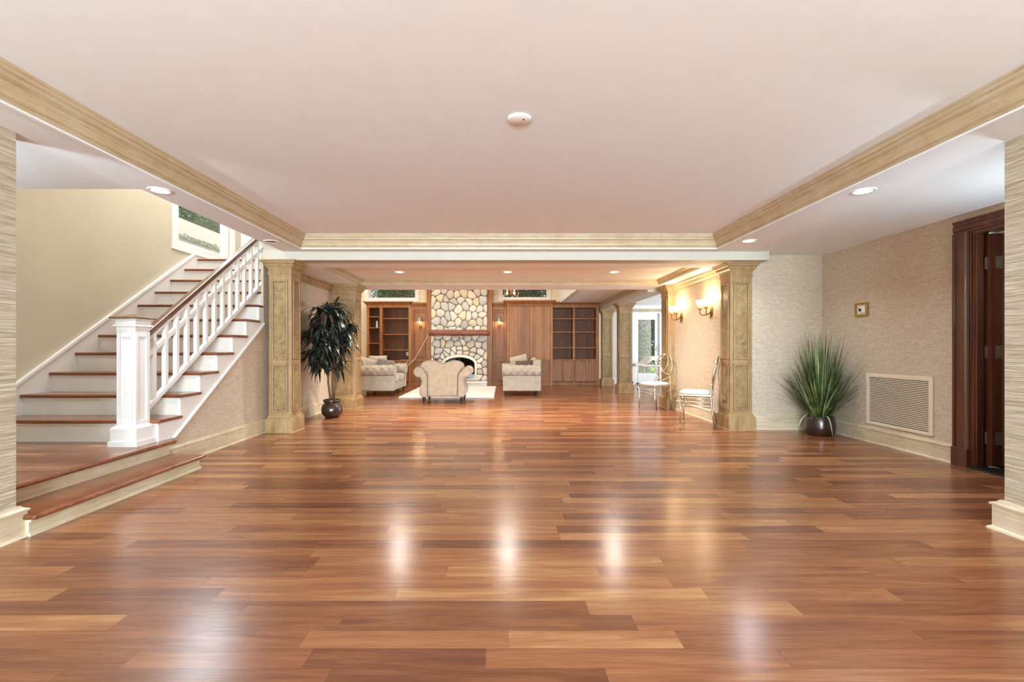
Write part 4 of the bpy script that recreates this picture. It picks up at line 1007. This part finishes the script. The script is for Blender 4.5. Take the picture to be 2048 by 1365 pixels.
# cables
def cable(label, pts, r=.008):
    tag(MB().tube(pts, r, 6).build('cable', M['silverfab'], smooth=True), label, 'cable')
cable('pale cable running from the mantel end down to the left loveseat', [(-2.10, 13.28, 1.50), (-2.22, 13.02, 1.18), (-2.38, 12.7, .80), (-2.52, 12.35, .62), (-2.58, 12.1, .60)])
cable('short pale cable draped over the bookcase counter', [(-2.95, 13.64, .745), (-2.75, 13.62, .745), (-2.68, 13.3, .72), (-2.62, 12.7, .66), (-2.60, 12.2, .60)], .007)
# white draped table before the glass door
tb = thing('draped_table', 'white cloth-draped table on thin grey legs in front of the glass door', 'table', (3.95, 12.7, 0))
MB().box(-.42, .58, -.3, .3, .60, .655).build('tabletop', M['plastic'], tb, bevel=.012)
for x in (-.38, .54):
    for y_ in (-.26, .26):
        lg = MB().tube([(x, y_, 0), (x, y_, .62)], .014, 8).build('leg', M['nickel'], tb); MB().lathe([(.024, .12), (.024, .17)], 10, (x, y_, 0)).lathe([(.022, 0), (.022, .025)], 10, (x, y_, 0)).build('clamp', M['black'], lg)
for s in (-1, 1): pass
vs = []; fs = []; nx, ny = 40, 24
for i in range(nx+1):
    for j in range(ny+1):
        u, v = i/nx, j/ny; x = -.46+1.08*u; y_ = -.34+.68*v
        hump = .20/(1+math.exp(-(u-.30)*30))*(1-.75/(1+math.exp(-(u-.84)*24))) if u < 1 else 0
        ed = max(0, abs(v-.5)-.44)*2.6+max(0, abs(u-.5)-.46)*1.2
        vs.append((x, y_, .672+hump*(1-max(0, abs(v-.5)-.32)*2)-ed*.25*(1+.5*math.sin(u*40))+.008*math.sin(u*22+v*5)))
for i in range(nx):
    for j in range(ny): fs.append((i*(ny+1)+j, (i+1)*(ny+1)+j, (i+1)*(ny+1)+j+1, i*(ny+1)+j+1))
o = MB().add(vs, fs).build('tablecloth', M['plastic'], smooth=True); so = o.modifiers.new('thick', 'SOLIDIFY'); so.thickness = .006; o.location = (3.95, 12.7, 0)
tag(o, 'rumpled white cloth heaped over the thin-legged table', 'cloth')

# ------------------------------------------------------------ plants
def blade(m, root, d, length, width, droop, segs=6, fold=.25, side=None):
    """a strap leaf from root along d, drooping; pointed tip"""
    p = Vector(root); d = Vector(d).normalized(); up = Vector((0, 0, 1)); sd = d.cross(up)
    if sd.length < .05: sd = Vector((1, 0, 0))
    if side is not None: sd = Vector(side)
    sd.normalize(); vs = []; fs = []; step = length/segs
    for i in range(segs+1):
        t = i/segs; w = width*math.sin(PI*(.12+.88*t)**.8)*.5 if i < segs else 0.0005
        n = sd.cross(d).normalized()
        vs += [tuple(p-sd*w), tuple(p-n*w*fold), tuple(p+sd*w)]
        d = (d+Vector((0, 0, -droop/segs))).normalized(); p = p+d*step
    for i in range(segs):
        a = i*3; fs += [(a, a+1, a+4, a+3), (a+1, a+2, a+5, a+4)]
    m.add(vs, fs)
pp = thing('potted_palm', 'tall artificial palm with dark drooping strap leaves in a round brown pot', 'plant', (-2.70, 7.42, 0))
MB().lathe([(.085, 0), (.10, .005), (.155, .07), (.163, .13), (.150, .19), (.118, .225), (.112, .235), (.130, .245), (.135, .28), (.128, .287), (.115, .28), (.108, .24)], 28, cap=False).build('pot', M['pot'], pp, smooth=True)
MB().lathe([(.11, .235), (.0, .25)], 20, cap=False).build('soil', M['soil'], pp)
rng = random.Random(21)
stems = [[(-.02, 0, .24), (-.06, .0, .55), (-.07, .02, .78), (-.02, .0, 1.05), (-.05, 0, 1.35), (-.07, 0, 1.74)], [(.02, .0, .24), (.055, .02, .5), (.05, 0, .8), (.03, .02, 1.1), (.06, .02, 1.4), (.05, 0, 1.76)], [(.0, .03, .24), (0, .04, .6), (.02, .03, .9), (-.02, .05, 1.15), (.02, .0, 1.5)]]
for s in stems: MB().tube(s, [.017-.002*i for i in range(len(s))], 8).build('stem', M['stem'], pp, smooth=True)
lf = MB(); rd = MB()
XLIM = -3.06+2.70
def spray(c, n, ln, elev, spread, mm):
    for q in range(n):
        a = rng.uniform(0, 2*PI); e = elev+rng.uniform(-spread, spread)
        d = Vector((math.cos(a)*math.cos(e), math.sin(a)*math.cos(e), math.sin(e)))
        l_ = ln*rng.uniform(.75, 1.15); 
        if c[0]+d.x*l_ < XLIM+.02: d.x *= .25
        tgt = rd if rng.random() < .05 else mm
        blade(tgt, c, d, l_, rng.uniform(.034, .048), rng.uniform(1.4, 2.8), 6)
for z in [0.70+.075*i for i in range(13)]:
    rad = .24*math.sin(PI*min(1, max(0.12, (z-.45)/1.40)))+.05
    for q in range(9 if z > .8 else 4):
        a = rng.uniform(0, 2*PI); c = (math.cos(a)*rad*rng.uniform(.5, 1.25), math.sin(a)*rad*rng.uniform(.5, 1.2), z+rng.uniform(-.04, .04)+.10)
        c = (max(c[0], XLIM+.06), c[1]-.08, c[2])
        spray(c, 7, .31, .25, .5, lf)
for s in stems:
    spray(s[-1], 14, .26, .7, .5, lf)
spray((-.10, 0, 1.76), 10, .30, .5, .25, lf); spray((.14, 0, 1.70), 10, .26, .6, .3, lf)
# twigs that carry the sprays
tw = MB()
for z in [0.78+.12*i for i in range(8)]:
    for q in range(4):
        a = rng.uniform(0, 2*PI); rr = .17; tw.tube([(0.0, 0.02, z-.06), (max(XLIM+.05, math.cos(a)*rr), math.sin(a)*rr, z+.06)], .005, 5)
tw.build('twigs', M['stem'], pp)
lf.build('leaves', M['leaf'], pp, smooth=True, recalc=False); rd.build('bronze_leaves', M['redleaf'], pp, smooth=True, recalc=False)

gp = thing('potted_grass', 'bushy artificial green grass in a dark brown pot in the alcove corner', 'plant', (4.00, 5.93, 0))
MB().lathe([(.13, 0), (.14, .005), (.168, .06), (.172, .12), (.160, .20), (.152, .235), (.145, .24), (.140, .225)], 28, cap=False).build('pot', M['pot'], gp, smooth=True)
MB().lathe([(.142, .21), (.0, .22)], 20, cap=False).build('soil', M['soil'], gp)
g = MB(); g2 = MB(); rng = random.Random(8)
for i in range(430):
    a = rng.uniform(0, 2*PI); t = rng.random()**.8; rr = .11*rng.random()
    lean = .08+.72*t*rng.uniform(.5, 1.1); e = PI/2-lean
    dx, dy = math.cos(a), math.sin(a)
    lim = 1.0
    ln = rng.uniform(.55, 1.05)*(1.05-.32*t) if i > 40 else rng.uniform(.95, 1.15)
    if i <= 40: e = PI/2-rng.uniform(.02, .20)
    d = Vector((dx*math.cos(e), dy*math.cos(e), math.sin(e)))
    # keep clear of the right wall and the alcove wall behind
    rx = ln*d.x*1.15; ry = ln*d.y*1.15
    if .0+rx > .24: d.x *= .24/rx
    if ry > .33: d.y *= .33/ry
    blade(g2 if rng.random() < .16 else g, (dx*rr, dy*rr, .215), d, ln, rng.uniform(.009, .020), rng.uniform(.1, .9)*t+.05, 6, .3)
for a, ln in ((2.7, .55), (3.6, .5), (5.2, .5), (4.4, .45), (.6, .3)):
    blade(g2, (math.cos(a)*.13, math.sin(a)*.13, .22), (math.cos(a)*.55, math.sin(a)*.55, .85), ln, .018, 3.2, 8)
g.build('grass_blades', M['grass'], gp, recalc=False); g2.build('pale_blades', M['lightgrass'], gp, recalc=False)

# ------------------------------------------------------------ outdoors
st(MB().box(-30, 30, 14.4, 60, -.35, -.30).build('ground', M['lawn']))
def tree(label, loc, h, rad, trunk, n, mat, leaf=.16, z0=.25, cat='tree', seed=1):
    r = thing('tree', label, cat, loc); rng = random.Random(seed)
    MB().tube([(0, 0, 0), (.05, 0, h*.4), (0, .05, h*.8)], [trunk, trunk*.8, trunk*.4], 10).build('trunk', M['bark'], r, smooth=True)
    m = MB()
    for i in range(n):
        while True:
            u = Vector((rng.uniform(-1, 1), rng.uniform(-1, 1), rng.uniform(-1, 1)))
            if .35 < u.length < 1: break
        p = Vector((u.x*rad, u.y*rad, h*(z0+(1-z0)*.5*(1+u.z)))); a = Vector((rng.uniform(-1, 1), rng.uniform(-1, 1), rng.uniform(-1, 1))).normalized(); b = a.cross(Vector((rng.uniform(-1, 1), rng.uniform(-1, 1), rng.uniform(-1, 1)))).normalized(); s = leaf*rng.uniform(.6, 1.3)
        m.add([p-a*s, p+b*s*.5, p+a*s, p-b*s*.5], [(0, 1, 2, 3)])
    m.build('foliage', mat, r, recalc=False)
for i, (x, y_, lab) in enumerate(((-5.6, 19.5, 'leafy tree outside seen at the left side of the left high window'), (-3.6, 20.5, 'leafy tree outside seen at the right side of the left high window'), (-.3, 19.5, 'dark tree outside seen left in the right high window'), (1.9, 20.5, 'dark tree outside seen right in the right high window'))):
    tree(lab, (x, y_, -.3), 5.6, 1.9, .16, 9000, M['darkleaf'] if i > 1 else M['treeleaf'], .09, .25, seed=i+3)
bt = thing('tree', 'thick grey tree trunk standing on the lawn outside the glass door', 'tree', (5.95, 20.0, -.3))
MB().tube([(-.12, 0, 0), (-.05, 0, .25), (0, 0, .8), (.02, 0, 2), (0, 0, 5)], [.50, .40, .34, .32, .30], 20).build('bark', M['bark'], bt, smooth=True)
tree('dark evergreen outside behind the grey tree trunk', (7.6, 25, -.3), 8, 3.2, .2, 12000, M['darkleaf'], .16, .05, seed=31)
wl = MB().box(-8.3, -8.0, 4.0, 22, -.3, 3.82).build('garden_wall', M['stucco']); tag(wl, 'low pale garden wall outside the stair window', 'wall'); wl['kind'] = 'thing'
rng = random.Random(2); m = MB(); y_ = 4.0
while y_ < 22:
    w_ = rng.uniform(.3, .55); m.box(-8.36, -7.94, y_, y_+w_-.01, 3.82, 3.915+rng.uniform(-.02, .03)); y_ += w_
m.build('coping_stones', M['coping'], wl, bevel=.02)
for yy in (12.0, 13.2):
    MB().ellipsoid((-8.1, yy, 3.95), (.07, .07, .07), 10, 8).build('coping_stone', M['coping'], wl)
tw_ = MB().box(-9.0, -8.7, 3.5, 26, 0, 4.60).build('terrace_wall', M['beige']); tag(tw_, 'smooth beige terrace wall outside the stair window', 'wall'); tw_['kind'] = 'thing'
for i, (x, y_, lab) in enumerate(((-12.5, 14.5, 'bright bushy tree above the terrace wall, near the window frame'), (-12.5, 18.0, 'bright bushy tree above the terrace wall, further right'), (-13.0, 22.0, 'bright bushy tree above the terrace wall, furthest right'))):
    tree(lab, (x, y_, 1.0), 7.5, 2.3, .2, 14000, M['treeleaf'], .075, .3, seed=i+50)
